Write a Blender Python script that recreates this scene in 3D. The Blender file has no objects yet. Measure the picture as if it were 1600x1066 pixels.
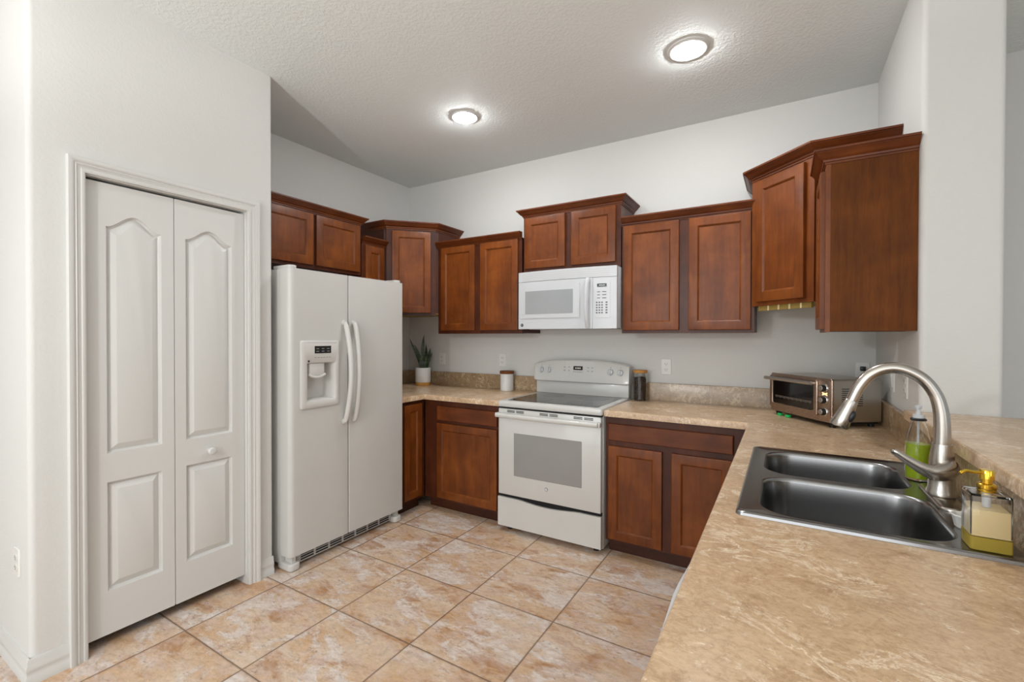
import bpy, bmesh, math, random
from mathutils import Vector, Matrix
PI = math.pi
random.seed(7)
SC = bpy.context.scene
COL = SC.collection

# ------------------------------------------------------------------ camera
F_PX, YAW, PITCH, ROLL = 709.067, 0.53994, -0.00875, 0.0018
cam_d = bpy.data.cameras.new('camera'); cam = bpy.data.objects.new('camera', cam_d); COL.objects.link(cam)
cam_d.sensor_width = 36.0; cam_d.lens = F_PX * 36.0 / 1600.0; cam_d.clip_start = 0.02
r = Vector((math.cos(YAW), math.sin(YAW), 0)); fw = Vector((-math.sin(YAW), math.cos(YAW), 0)); up = Vector((0, 0, 1))
fw2 = fw * math.cos(PITCH) + up * math.sin(PITCH); up2 = up * math.cos(PITCH) - fw * math.sin(PITCH)
r3 = r * math.cos(ROLL) + up2 * math.sin(ROLL); up3 = up2 * math.cos(ROLL) - r * math.sin(ROLL)
M = Matrix((r3, up3, -fw2)).transposed().to_4x4(); M.translation = Vector((3.1997, -3.3540, 1.3580))
cam.matrix_world = M
SC.camera = cam

# ------------------------------------------------------------------ world, lamps, exposure
world = bpy.data.worlds.new('daylight'); SC.world = world; world.use_nodes = True
wb = world.node_tree.nodes['Background']; wb.inputs[0].default_value = (0.91, 0.965, 1.0, 1); wb.inputs[1].default_value = 0.55

def lamp(name, kind, loc, energy, size, color=(1, 1, 1), rot=None, size_y=None):
    l = bpy.data.lights.new(name, kind); l.energy = energy; l.color = color
    if kind == 'AREA':
        l.size = size
        if size_y: l.shape = 'RECTANGLE'; l.size_y = size_y
    else: l.shadow_soft_size = size
    o = bpy.data.objects.new(name, l); COL.objects.link(o); o.location = loc
    if rot: o.rotation_euler = rot
    return o
lamp('dining_lamp', 'POINT', (1.85, -4.35, 1.83), 58, 0.07, (0.97, 0.99, 1.0))
up_ = lamp('ceiling_fill_spot', 'SPOT', (2.42, -5.50, 1.45), 205, 0.10, (1.0, 1.0, 1.0), (PI, 0, 0)); up_.data.spot_size = math.radians(156); up_.data.spot_blend = 0.15  # added upward fill that brightens the ceiling, no fixture stands there
lamp('right_fill_area', 'AREA', (6.3, -5.1, 1.55), 22, 2.6, (0.94, 0.975, 1.0), (PI / 2, 0, PI / 2), 2.0)  # added area fill from the right side, no known window behind it

lamp('rear_fill_area', 'AREA', (2.8, -6.5, 1.35), 85, 5.0, (0.95, 0.98, 1.0), (PI / 2, 0, 0), 2.2)  # added wide fill behind the camera, evens out the walls facing it

SC.view_settings.view_transform = 'Standard'; SC.view_settings.look = 'None'
SC.view_settings.exposure = -0.08; SC.view_settings.gamma = 1.0; SC.view_settings.use_curve_mapping = False
SC.cycles.max_bounces = 10; SC.cycles.transparent_max_bounces = 12
SC.cycles.sample_clamp_indirect = 6.0

# ------------------------------------------------------------------ material helpers
def srgb(r, g, b):
    f = lambda c: (c / 255 / 12.92) if c / 255 <= 0.04045 else ((c / 255 + 0.055) / 1.055) ** 2.4
    return (f(r), f(g), f(b), 1)
class NT:
    def __init__(s, name):
        s.m = bpy.data.materials.new(name); s.m.use_nodes = True; s.t = s.m.node_tree; s.n = s.t.nodes
        s.b = s.n['Principled BSDF']
    def add(s, typ, **kw):
        n = s.n.new(typ)
        for k, v in kw.items():
            if k.startswith('_'): setattr(n, k[1:], v)
            else: n.inputs[k.replace('__', ' ')].default_value = v
        return n
    def link(s, a, b): s.t.links.new(a, b)
    def set(s, **kw):
        for k, v in kw.items(): s.b.inputs[k.replace('__', ' ')].default_value = v
        return s
    def coords(s, scale=(1, 1, 1), world=False, rnd=0.0, rot=(0, 0, 0)):
        if world: src = s.add('ShaderNodeNewGeometry').outputs['Position']
        else: src = s.add('ShaderNodeTexCoord').outputs['Object']
        if rnd:
            oi = s.add('ShaderNodeObjectInfo'); mul = s.add('ShaderNodeMath', _operation='MULTIPLY'); mul.inputs[1].default_value = rnd
            s.link(oi.outputs['Random'], mul.inputs[0]); ad = s.add('ShaderNodeVectorMath', _operation='ADD')
            s.link(src, ad.inputs[0]); s.link(mul.outputs[0], ad.inputs[1]); src = ad.outputs[0]
        mp = s.add('ShaderNodeMapping'); mp.inputs['Scale'].default_value = scale; mp.inputs['Rotation'].default_value = rot
        s.link(src, mp.inputs['Vector']); return mp.outputs[0]
    def noise(s, vec, scale, detail=4, rough=0.55, dist=0.0):
        n = s.add('ShaderNodeTexNoise', Scale=scale, Detail=detail, Roughness=rough, Distortion=dist); s.link(vec, n.inputs['Vector']); return n.outputs['Fac']
    def ramp(s, fac, stops):
        n = s.add('ShaderNodeValToRGB'); e = n.color_ramp.elements
        while len(e) < len(stops): e.new(0.5)
        for i, (p, c) in enumerate(stops): e[i].position = p; e[i].color = c if len(c) == 4 else (*c, 1)
        s.link(fac, n.inputs[0]); return n.outputs[0]
    def mix(s, fac, a, b, mode='MIX'):
        n = s.add('ShaderNodeMix', _data_type='RGBA', _blend_type=mode)
        for sock, v in ((n.inputs[0], fac), (n.inputs[6], a), (n.inputs[7], b)):
            if hasattr(v, 'is_output'): s.link(v, sock)
            else: sock.default_value = v
        return n.outputs[2]
    def bump(s, h, strength=0.3, dist=0.002):
        n = s.add('ShaderNodeBump', Strength=strength, Distance=dist); s.link(h, n.inputs['Height']); s.link(n.outputs[0], s.b.inputs['Normal']); return s
    def color(s, c): s.link(c, s.b.inputs['Base Color']); return s

def plain(name, col, rough=0.5, metal=0.0, spec=0.5, coat=0.0, **kw):
    t = NT(name); t.set(Base__Color=col, Roughness=rough, Metallic=metal, Coat__Weight=coat)
    t.b.inputs['Specular IOR Level'].default_value = spec
    v = t.coords(world=False); n = t.noise(v, 6.0, 2)          # faint unevenness of a real surface
    c2 = tuple(min(1, x * 0.94) for x in col[:3]) + (1,)
    t.color(t.mix(n, col, c2)); t.set(**kw)
    return t.m
MT = {}
def paint(name, col, scale, strength, dist, rough=0.75, thr=(0.42, 0.62)):
    t = NT(name); t.set(Roughness=rough); t.b.inputs['Specular IOR Level'].default_value = 0.25
    v = t.coords(world=True); h = t.noise(v, scale, 3, 0.6, 0.4); hr = t.ramp(h, [(thr[0], (0, 0, 0)), (thr[1], (1, 1, 1))])
    c2 = tuple(x * 0.965 for x in col[:3]) + (1,)
    t.color(t.mix(t.noise(v, 2.0, 3), col, c2)); t.bump(hr, strength, dist); return t.m
MT['wall'] = paint('wall_paint', srgb(214, 213, 209), 75, 0.2, 0.0016)
MT['ceiling'] = paint('ceiling_texture', srgb(225, 229, 227), 62, 0.34, 0.003)
MT['trim'] = plain('trim_paint', srgb(214, 213, 209), 0.38)
def door_paint():
    t = NT('moulded_door_paint'); t.set(Roughness=0.42)
    v = t.coords((260, 260, 9), True); h = t.noise(v, 1.0, 3); c = srgb(212, 211, 207)
    t.color(t.mix(h, c, tuple(x * 0.97 for x in c[:3]) + (1,))); t.bump(h, 0.12, 0.0006); return t.m
MT['door'] = door_paint()
def wood(name, dark, mid, light, axis='z', rough=0.42, fine=1.0, coat=0.10):
    t = NT(name); t.set(Roughness=rough, Coat__Weight=coat, Coat__Roughness=0.28); t.b.inputs['Specular IOR Level'].default_value = 0.3 if coat > 0 else 0.15
    k = {'z': (1, 1, 0.10), 'h': (0.10, 0.10, 1)}[axis]
    v = t.coords(k, False, 7.0); v0 = t.coords((1, 1, 1) if axis == 'z' else (1, 1, 1), False, 5.0)
    g = t.noise(v, 42 * fine, 6, 0.62, 0.6); blot = t.noise(v0, 5.0, 4, 0.6, 0.3); wide = t.noise(v, 9 * fine, 3, 0.5, 1.0)
    base = t.ramp(blot, [(0.30, dark), (0.52, mid), (0.74, light)])
    grain = t.ramp(g, [(0.30, (0.66, 0.60, 0.56)), (0.60, (1, 1, 1))])
    w = t.ramp(wide, [(0.35, (0.86, 0.84, 0.82)), (0.65, (1.06, 1.05, 1.04))])
    t.color(t.mix(1.0, t.mix(0.75, base, grain, 'MULTIPLY'), w, 'MULTIPLY')); t.bump(g, 0.05, 0.0006)
    return t.m
MT['cherry'] = wood('cherry_stained_maple', srgb(100, 50, 14), srgb(120, 62, 19), srgb(138, 76, 26))
MT['cherry_h'] = wood('cherry_stained_maple_rail', srgb(92, 44, 16), srgb(108, 54, 20), srgb(124, 66, 26), 'h')
MT['frame'] = wood('cherry_stained_frame', srgb(66, 30, 14), srgb(80, 38, 18), srgb(94, 46, 22))
MT['panelwood'] = wood('cabinet_end_veneer', srgb(90, 47, 10), srgb(102, 55, 13), srgb(114, 63, 17), 'z', 0.55, 1.6, 0.0)
MT['toe'] = wood('toe_kick_board', srgb(60, 30, 17), srgb(72, 36, 20), srgb(80, 42, 24), 'h')
MT['underside'] = plain('raw_cabinet_underside', srgb(150, 125, 60), 0.6)
MT['cleat'] = plain('pale_cleat', srgb(228, 214, 170), 0.6)

def laminate(name, base, dark, light, k=1.0):
    t = NT(name); t.set(Roughness=0.24); t.b.inputs['Specular IOR Level'].default_value = 0.55
    v = t.coords(world=True, rot=(0, 0, 0.5), scale=(1, 1.35, 1)); vs = t.coords(world=True)
    big = t.noise(v, 3.2, 6, 0.6, 0.5); med = t.noise(v, 12, 10, 0.74, 0.5); fine = t.noise(v, 75, 6, 0.78)
    vein = t.noise(v, 8.0, 9, 0.7, 0.8); veinmask = t.noise(vs, 6, 2)
    c = t.ramp(med, [(0.28, dark), (0.48, base), (0.66, base), (0.82, light)])
    c = t.mix(1.0, c, t.ramp(big, [(0.3, (0.86, 0.84, 0.82)), (0.7, (1.08, 1.08, 1.08))]), 'MULTIPLY')
    vm = t.ramp(vein, [(0.47, (0, 0, 0)), (0.50, (1, 1, 1)), (0.53, (0, 0, 0))]); mm = t.ramp(veinmask, [(0.46, (0, 0, 0)), (0.58, (0.9, 0.9, 0.9))])
    f = t.mix(1.0, vm, mm, 'MULTIPLY'); c = t.mix(f, c, light)
    vein2 = t.noise(v, 16.0, 9, 0.7, 0.7); vm2 = t.ramp(vein2, [(0.455, (0, 0, 0)), (0.48, (0.45, 0.45, 0.45)), (0.505, (0, 0, 0))])
    c = t.mix(vm2, c, dark)
    c = t.mix(0.8, c, t.ramp(fine, [(0.32, (0.76, 0.73, 0.69)), (0.5, (1.0, 1.0, 1.0)), (0.68, (1.14, 1.14, 1.13))]), 'MULTIPLY')
    fleck = t.noise(v, 34, 8, 0.74, 0.3); c = t.mix(t.ramp(fleck, [(0.595, (0, 0, 0)), (0.66, (0.8, 0.8, 0.8))]), c, light)
    t.color(c); return t.m
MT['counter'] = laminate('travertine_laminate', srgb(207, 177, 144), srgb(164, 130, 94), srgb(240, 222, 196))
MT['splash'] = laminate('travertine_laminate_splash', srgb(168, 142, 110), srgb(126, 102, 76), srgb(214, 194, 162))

TX, TY, OX, OY, GR = 0.4755, 0.4675, 1.3125, -1.4075, 0.0046
def tile_mat():
    t = NT('travertine_floor_tile'); t.set(Roughness=0.34); t.b.inputs['Specular IOR Level'].default_value = 0.45
    pos = t.add('ShaderNodeNewGeometry').outputs['Position']
    sep = t.add('ShaderNodeSeparateXYZ'); t.link(pos, sep.inputs[0])
    def mth(op, a, b=None):
        n = t.add('ShaderNodeMath', _operation=op)
        for i, v in enumerate((a, b)):
            if v is None: continue
            if hasattr(v, 'is_output'): t.link(v, n.inputs[i])
            else: n.inputs[i].default_value = v
        return n.outputs[0]
    u = mth('DIVIDE', mth('SUBTRACT', sep.outputs[0], OX), TX); w = mth('DIVIDE', mth('SUBTRACT', sep.outputs[1], OY), TY)
    fu = mth('FRACT', u); fv = mth('FRACT', w); iu = mth('FLOOR', u); iv = mth('FLOOR', w)
    du = mth('MULTIPLY', mth('MINIMUM', fu, mth('SUBTRACT', 1.0, fu)), TX); dv = mth('MULTIPLY', mth('MINIMUM', fv, mth('SUBTRACT', 1.0, fv)), TY)
    dmin = mth('MINIMUM', du, dv)
    grout = t.ramp(dmin, [(GR * 0.55, (1, 1, 1)), (GR * 0.95, (0, 0, 0))])
    cid = t.add('ShaderNodeCombineXYZ'); t.link(iu, cid.inputs[0]); t.link(iv, cid.inputs[1])
    wn = t.add('ShaderNodeTexWhiteNoise', _noise_dimensions='3D'); t.link(cid.outputs[0], wn.inputs['Vector'])
    sc = t.add('ShaderNodeVectorMath', _operation='SCALE'); t.link(wn.outputs['Color'], sc.inputs[0]); sc.inputs['Scale'].default_value = 11.0
    ad = t.add('ShaderNodeVectorMath', _operation='ADD'); t.link(pos, ad.inputs[0]); t.link(sc.outputs[0], ad.inputs[1])
    mp = t.add('ShaderNodeMapping'); mp.inputs['Rotation'].default_value = (0, 0, -0.55); mp.inputs['Scale'].default_value = (1, 1.9, 1); t.link(ad.outputs[0], mp.inputs['Vector']); v = mp.outputs[0]
    cloud = t.noise(v, 3.4, 9, 0.64, 0.5); vein = t.noise(v, 3.6, 10, 0.68, 0.7); fine = t.noise(v, 70, 4, 0.65); rust = t.noise(v, 4.5, 7, 0.64, 0.4)
    base = t.ramp(cloud, [(0.30, srgb(186, 143, 104)), (0.43, srgb(202, 168, 134)), (0.55, srgb(210, 184, 158)), (0.70, srgb(216, 200, 182))])
    wv = t.ramp(vein, [(0.50, (0, 0, 0)), (0.585, (0.85, 0.85, 0.85)), (0.66, (0.5, 0.5, 0.5)), (0.74, (0.2, 0.2, 0.2))])
    c = t.mix(wv, base, srgb(219, 211, 206))
    rm = t.ramp(rust, [(0.53, (0, 0, 0)), (0.63, (0.8, 0.8, 0.8))]); c = t.mix(rm, c, srgb(172, 124, 80))
    pk = t.noise(v, 9.0, 8, 0.7, 0.5); c = t.mix(t.ramp(pk, [(0.46, (0, 0, 0)), (0.62, (0.6, 0.6, 0.6))]), c, srgb(204, 180, 168))
    mott = t.noise(v, 26, 7, 0.74, 0.3); c = t.mix(0.75, c, t.ramp(mott, [(0.34, (0.74, 0.69, 0.64)), (0.5, (1, 1, 1)), (0.66, (1.13, 1.13, 1.13))]), 'MULTIPLY')
    speck = t.noise(v, 30, 6, 0.72, 0.3); sm = t.mix(1.0, t.ramp(speck, [(0.55, (0, 0, 0)), (0.64, (0.75, 0.75, 0.75))]), t.ramp(vein, [(0.49, (0, 0, 0)), (0.535, (1, 1, 1)), (0.58, (0, 0, 0))]), 'MULTIPLY')
    c = t.mix(sm, c, srgb(136, 100, 80))
    c = t.mix(0.6, c, t.ramp(fine, [(0.3, (0.86, 0.85, 0.84)), (0.7, (1.08, 1.08, 1.08))]), 'MULTIPLY')
    t.color(t.mix(grout, c, srgb(98, 70, 48)))
    inv = t.ramp(dmin, [(GR * 0.5, (0, 0, 0)), (GR * 1.6, (1, 1, 1))]); t.bump(inv, 0.5, 0.002)
    return t.m
MT['tile'] = tile_mat()
MT['enamel'] = plain('white_enamel', srgb(211, 210, 206), 0.22, coat=0.3)
MT['fridge'] = plain('fridge_white_enamel', srgb(205, 204, 199), 0.36)
MT['plastic'] = plain('white_plastic', srgb(205, 207, 210), 0.32)
MT['fridge_plastic'] = plain('warm_white_plastic', srgb(209, 207, 202), 0.34)
MT['plastic_g'] = plain('light_grey_plastic', srgb(196, 196, 194), 0.4)
MT['outlet'] = plain('outlet_plastic', srgb(228, 227, 222), 0.35)
MT['slot'] = plain('dark_recess', srgb(40, 39, 38), 0.6)
MT['black'] = plain('black_plastic', srgb(22, 22, 22), 0.4)
MT['gap'] = plain('shadow_gap_black', srgb(14, 13, 12), 0.8)
MT['cooktop'] = plain('black_ceramic_glass', srgb(26, 26, 27), 0.07, spec=0.7)
MT['burner'] = plain('printed_burner_ring', srgb(60, 60, 60), 0.15)
MT['ovenglass'] = plain('grey_oven_window', srgb(150, 149, 146), 0.1, spec=0.6)
MT['mwglass'] = plain('grey_microwave_window', srgb(160, 163, 165), 0.08, spec=0.7)
MT['darkglass'] = plain('dark_oven_glass', srgb(20, 15, 13), 0.06, spec=0.7)
MT['lcd'] = plain('black_display', srgb(24, 25, 26), 0.15)
MT['print'] = plain('grey_print', srgb(140, 140, 140), 0.5)
MT['printd'] = plain('dark_print', srgb(90, 92, 94), 0.5)
MT['emblem'] = plain('emblem_grey', srgb(84, 84, 86), 0.3, 0.5)
def metal(name, col, rough, aniso_axis=None):
    t = NT(name); t.set(Base__Color=col, Metallic=1.0, Roughness=rough)
    if aniso_axis:
        v = t.coords(aniso_axis); n = t.noise(v, 60, 3); rr = t.ramp(n, [(0.3, (rough * 0.8,) * 3), (0.7, (rough * 1.25,) * 3)])
        t.link(rr, t.b.inputs['Roughness'])
    return t.m
MT['steel'] = metal('stainless_sink_steel', srgb(150, 150, 150), 0.24)
MT['nickel'] = metal('brushed_nickel', srgb(186, 180, 172), 0.26)
MT['oven_metal'] = metal('steel_warm_reflection', srgb(180, 160, 145), 0.3, (1, 1, 12))  # steel with the warm reflection of the cabinets put into its colour
MT['oven_side'] = metal('brushed_steel_shell', srgb(196, 192, 186), 0.36, (1, 1, 12))
MT['chrome'] = metal('chrome', srgb(215, 215, 215), 0.1)
MT['gold'] = metal('polished_gold', srgb(226, 186, 66), 0.16)
def clear(name, col, rough=0.02, ior=1.45):
    t = NT(name); t.set(Base__Color=col, Roughness=rough, IOR=ior, Transmission__Weight=1.0); return t.m
MT['acrylic'] = clear('clear_acrylic', (0.97, 0.97, 0.97, 1), 0.02, 1.3)
MT['glass'] = clear('clear_glass', (0.97, 0.98, 0.97, 1), 0.01, 1.3)
def liquid(name, col, tr=0.5):
    t = NT(name); t.set(Base__Color=col, Roughness=0.15, IOR=1.33, Transmission__Weight=tr)
    v = t.coords(); n = t.noise(v, 20, 2); t.color(t.mix(n, col, tuple(x * 0.93 for x in col[:3]) + (1,))); return t.m
MT['green_soap'] = liquid('green_dish_soap', srgb(190, 214, 46), 0.25)
MT['cream_soap'] = liquid('cream_hand_soap', srgb(252, 228, 172), 0.05)
MT['amber'] = liquid('amber_base', srgb(178, 156, 66), 0.2)
MT['ceramic'] = plain('white_ceramic', srgb(225, 224, 220), 0.3)
MT['lightwood'] = wood('light_wood', srgb(190, 132, 66), srgb(212, 156, 84), srgb(224, 174, 104), 'h', 0.5, 1.0, 0.0)
MT['darkwood'] = wood('acacia_lid_wood', srgb(112, 64, 34), srgb(132, 78, 42), srgb(150, 92, 52), 'h', 0.5, 1.0, 0.0)
MT['coffee'] = plain('roasted_beans', srgb(62, 42, 32), 0.45)
MT['green_plastic'] = plain('green_plastic', srgb(30, 190, 95), 0.3)
def leafmat():
    t = NT('snake_plant_leaf'); t.set(Roughness=0.4); v = t.coords((2, 2, 26)); n = t.noise(v, 2.0, 4, 0.6, 1.0)
    t.color(t.ramp(n, [(0.35, srgb(30, 44, 26)), (0.55, srgb(52, 74, 40)), (0.7, srgb(86, 104, 62))])); return t.m
MT['leaf'] = leafmat()
MT['soil'] = plain('potting_soil', srgb(48, 36, 28), 0.9)
def emit(name, col, s):
    t = NT(name); t.set(Base__Color=(0.9, 0.9, 0.9, 1), Emission__Color=col, Emission__Strength=s); return t.m
MT['lens'] = emit('lit_lens', (0.97, 0.985, 1.0, 1), 245)
MT['lcd_digit'] = emit('lcd_digit', (0.7, 0.75, 0.75, 1), 0.12)
MT['amber_digit'] = emit('amber_digit', (0.8, 0.55, 0.2, 1), 0.25)
MT['orange_glint'] = emit('orange_glint', (1.0, 0.5, 0.08, 1), 1.3)  # glowing colour for a painted orange reflection, not a lamp

# ------------------------------------------------------------------ mesh helpers
def nb(): return bmesh.new()
def add_loop(bm, pts): return [bm.verts.new(p) for p in pts]
def bridge(bm, a, b, closed=True):
    n = len(a)
    for i in range(n if closed else n - 1):
        j = (i + 1) % n
        bm.faces.new((a[i], a[j], b[j], b[i]))
def loft(bm, loops, cap0=True, cap1=True, closed=True):
    vs = [add_loop(bm, l) for l in loops]
    for a, b in zip(vs, vs[1:]): bridge(bm, a, b, closed)
    if cap0: bm.faces.new(list(reversed(vs[0])))
    if cap1: bm.faces.new(vs[-1])
    return vs
def box(bm, x0, x1, y0, y1, z0, z1, bev=0.0, seg=2):
    if x0 > x1: x0, x1 = x1, x0
    if y0 > y1: y0, y1 = y1, y0
    if z0 > z1: z0, z1 = z1, z0
    t = bmesh.new()
    loft(t, [[(x0, y0, z0), (x1, y0, z0), (x1, y1, z0), (x0, y1, z0)], [(x0, y0, z1), (x1, y0, z1), (x1, y1, z1), (x0, y1, z1)]])
    if bev: bmesh.ops.bevel(t, geom=list(t.edges), offset=bev, segments=seg, profile=0.5, affect='EDGES')
    merge(bm, t)
def merge(bm, t, mat=None):
    if mat is not None: bmesh.ops.transform(t, matrix=mat, verts=t.verts)
    me = bpy.data.meshes.new('tmp'); t.to_mesh(me); t.free(); bm.from_mesh(me); bpy.data.meshes.remove(me)
def rrect(x0, x1, y0, y1, r, n=5):
    pts = []
    for cx, cy, a0 in ((x1 - r, y0 + r, -PI / 2), (x1 - r, y1 - r, 0), (x0 + r, y1 - r, PI / 2), (x0 + r, y0 + r, PI)):
        for i in range(n + 1):
            a = a0 + PI / 2 * i / n; pts.append((cx + r * math.cos(a), cy + r * math.sin(a)))
    return pts
def roundpoly(pts, rad, n=6):
    """plan polygon whose listed corners {index: radius} are rounded"""
    out = []; N = len(pts)
    for i, p in enumerate(pts):
        if i not in rad: out.append(p); continue
        p = Vector(p); a = Vector(pts[i - 1]) - p; b = Vector(pts[(i + 1) % N]) - p; a.normalize(); b.normalize(); q = rad[i]
        ang = a.angle(b); d = q / math.tan(ang / 2); c = p + (a + b).normalized() * (q / math.sin(ang / 2))
        s = p + a * d - c; e = p + b * d - c; a0 = math.atan2(s.y, s.x); a1 = math.atan2(e.y, e.x); da = (a1 - a0 + PI) % (2 * PI) - PI
        for k in range(n + 1): t = a0 + da * k / n; out.append((c.x + q * math.cos(t), c.y + q * math.sin(t)))
    return out
def prism(bm, pts, z0, z1): loft(bm, [[(x, y, z0) for x, y in pts], [(x, y, z1) for x, y in pts]])
def lathe(bm, prof, c, n=32, axis=None):
    """profile (r, h) turned about an axis through c (default z)"""
    t = bmesh.new(); loops = []
    for rr, h in prof: loops.append([(max(rr, 1e-5) * math.cos(2 * PI * i / n), max(rr, 1e-5) * math.sin(2 * PI * i / n), h) for i in range(n)])
    loft(t, loops)
    m = Matrix.Translation(c)
    if axis is not None: m = m @ Vector((0, 0, 1)).rotation_difference(Vector(axis)).to_matrix().to_4x4()
    merge(bm, t, m)
def tube(bm, pts, rads, n=14, sq=1.0):
    pts = [Vector(p) for p in pts]; rads = rads if hasattr(rads, '__len__') else [rads] * len(pts)
    T = [(pts[min(i + 1, len(pts) - 1)] - pts[max(i - 1, 0)]).normalized() for i in range(len(pts))]
    u = T[0].orthogonal().normalized(); loops = []
    for i, p in enumerate(pts):
        if i: u = T[i - 1].rotation_difference(T[i]) @ u
        w = T[i].cross(u); loops.append([p + (u * math.cos(2 * PI * k / n) + w * math.sin(2 * PI * k / n) * sq) * rads[i] for k in range(n)])
    loft(bm, loops)
def bez(pts, n=24):
    """Catmull-Rom through pts"""
    P = [Vector(p) for p in pts]; P = [P[0] * 2 - P[1]] + P + [P[-1] * 2 - P[-2]]; out = []
    for i in range(1, len(P) - 2):
        for k in range(n):
            t = k / n; a, b, c, d = P[i - 1], P[i], P[i + 1], P[i + 2]
            out.append(0.5 * ((2 * b) + (c - a) * t + (2 * a - 5 * b + 4 * c - d) * t * t + (3 * b - a - 3 * c + d) * t ** 3))
    out.append(P[-2]); return out
def sweep(bm, prof, path, to3, cap=True):
    """profile (out, along) swept with mitres on a 2D path; 'out' is to the RIGHT of travel; to3(a, b, h) -> xyz"""
    P = [Vector(p) for p in path]; loops = []
    for i, p in enumerate(P):
        d0 = (P[i] - P[i - 1]).normalized() if i else (P[1] - P[0]).normalized()
        d1 = (P[i + 1] - P[i]).normalized() if i < len(P) - 1 else d0
        n0 = Vector((d0.y, -d0.x)); n1 = Vector((d1.y, -d1.x)); m = (n0 + n1); m = m / max(m.dot(n0), 1e-4) if m.length > 1e-6 else n0
        loops.append([to3(*(p + m * o), h) for o, h in prof])
    loft(bm, loops, cap, cap)
def cells(bm, xs, ys, keep, z0, z1):
    """slab made of grid cells (holes where keep is False)"""
    V = {}
    def v(i, j, k):
        if (i, j, k) not in V: V[i, j, k] = bm.verts.new((xs[i], ys[j], (z0, z1)[k]))
        return V[i, j, k]
    nx, ny = len(xs) - 1, len(ys) - 1; K = lambda i, j: 0 <= i < nx and 0 <= j < ny and keep(i, j)
    for i in range(nx):
        for j in range(ny):
            if not K(i, j): continue
            bm.faces.new((v(i, j, 1), v(i + 1, j, 1), v(i + 1, j + 1, 1), v(i, j + 1, 1)))
            bm.faces.new((v(i, j, 0), v(i, j + 1, 0), v(i + 1, j + 1, 0), v(i + 1, j, 0)))
            for (di, dj, a, b) in ((0, -1, (i, j), (i + 1, j)), (1, 0, (i + 1, j), (i + 1, j + 1)), (0, 1, (i + 1, j + 1), (i, j + 1)), (-1, 0, (i, j + 1), (i, j))):
                if not K(i + di, j + dj): bm.faces.new((v(*a, 0), v(*b, 0), v(*b, 1), v(*a, 1)))
def bevel_sharp(bm, off, seg=3, ang=0.6, test=None):
    bmesh.ops.dissolve_limit(bm, angle_limit=0.02, verts=list(bm.verts), edges=list(bm.edges))
    es = [e for e in bm.edges if len(e.link_faces) == 2 and e.calc_face_angle(0) > ang and (test is None or test(e))]
    if es: bmesh.ops.bevel(bm, geom=es, offset=off, segments=seg, profile=0.5, affect='EDGES')

# ------------------------------------------------------------------ object helpers
ROOTLOC = {}
def thing(name, label, cat, loc, group=None):
    o = bpy.data.objects.new(name, None); COL.objects.link(o); o.location = loc; o.empty_display_size = 0.1
    o['label'] = label; o['category'] = cat
    if group: o['group'] = group
    ROOTLOC[o.name] = Vector(loc); return o
def obj(name, bm, mat, parent=None, label=None, smooth=35, origin=None):
    bmesh.ops.recalc_face_normals(bm, faces=bm.faces)
    if parent is None:
        if origin is None:
            xs = [v.co.x for v in bm.verts]; ys = [v.co.y for v in bm.verts]; zs = [v.co.z for v in bm.verts]
            origin = ((min(xs) + max(xs)) / 2, (min(ys) + max(ys)) / 2, min(zs))
        off = Vector(origin)
    else: off = ROOTLOC[parent.name]
    for v in bm.verts: v.co -= off
    me = bpy.data.meshes.new(name); bm.to_mesh(me); bm.free()
    for p in me.polygons: p.use_smooth = True
    me.set_sharp_from_angle(angle=math.radians(smooth))
    me.materials.append(MT[mat]); o = bpy.data.objects.new(name, me); COL.objects.link(o)
    if parent is None: o.location = off
    else: o.parent = parent
    ROOTLOC[o.name] = off
    if label: o['label'] = label
    return o
def tag(o, label, cat, group=None, kind=None):
    o['label'] = label; o['category'] = cat
    if group: o['group'] = group
    if kind: o['kind'] = kind
    return o
def struct(name, bm, mat, parent=None, **kw):
    o = obj(name, bm, mat, parent, **kw)
    if parent is None: o['kind'] = 'structure'
    return o
def sbox(name, args, mat, parent=None, bev=0.0, **kw):
    bm = nb(); box(bm, *args, bev); return obj(name, bm, mat, parent, **kw)

# ------------------------------------------------------------------ the setting
H, W, WY = 2.835, 3.659, -0.995
PX, PN, PF = 0.688, -2.812, -1.832           # pantry wall plane, near and far corner
bm = nb(); box(bm, -2.6, 6.4, -6.6, 0.25, -0.08, 0.0); struct('floor', bm, 'tile')
bm = nb(); box(bm, -2.6, 6.4, -6.6, 0.25, H, H + 0.1); struct('ceiling', bm, 'ceiling')
bm = nb(); box(bm, -0.15, 6.4, 0.0, 0.14, 0.0, H); struct('wall_back', bm, 'wall')
bm = nb(); box(bm, -0.15, 0.0, PN + 0.12, 0.0, 0.0, H); struct('wall_left', bm, 'wall')
OY0, OY1, OZ = -2.642, -1.972, 2.04          # pantry door opening
bm = nb()
prism(bm, roundpoly([(PX, PN), (PX, OY0), (PX - 0.12, OY0), (PX - 0.12, PN + 0.12), (-2.6, PN + 0.12), (-2.6, PN)], {0: 0.022}), 0, H)
prism(bm, roundpoly([(PX, PF), (0.0, PF), (0.0, PF - 0.10), (PX - 0.12, PF - 0.10), (PX - 0.12, OY1), (PX, OY1)], {0: 0.012}), 0, H)
box(bm, PX - 0.12, PX, OY0, OY1, OZ, H)
struct('wall_pantry', bm, 'wall')
bm = nb()
prism(bm, roundpoly([(W, 0.0), (W, WY), (W + 0.237, WY), (W + 0.237, 0.0)], {1: 0.022, 2: 0.022}), 0, H)
struct('wall_right', bm, 'wall')
bm = nb(); box(bm, W + 0.001, W + 0.14, -3.05, WY - 0.001, 0.0, 1.02); struct('wall_bar', bm, 'wall')
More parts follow.
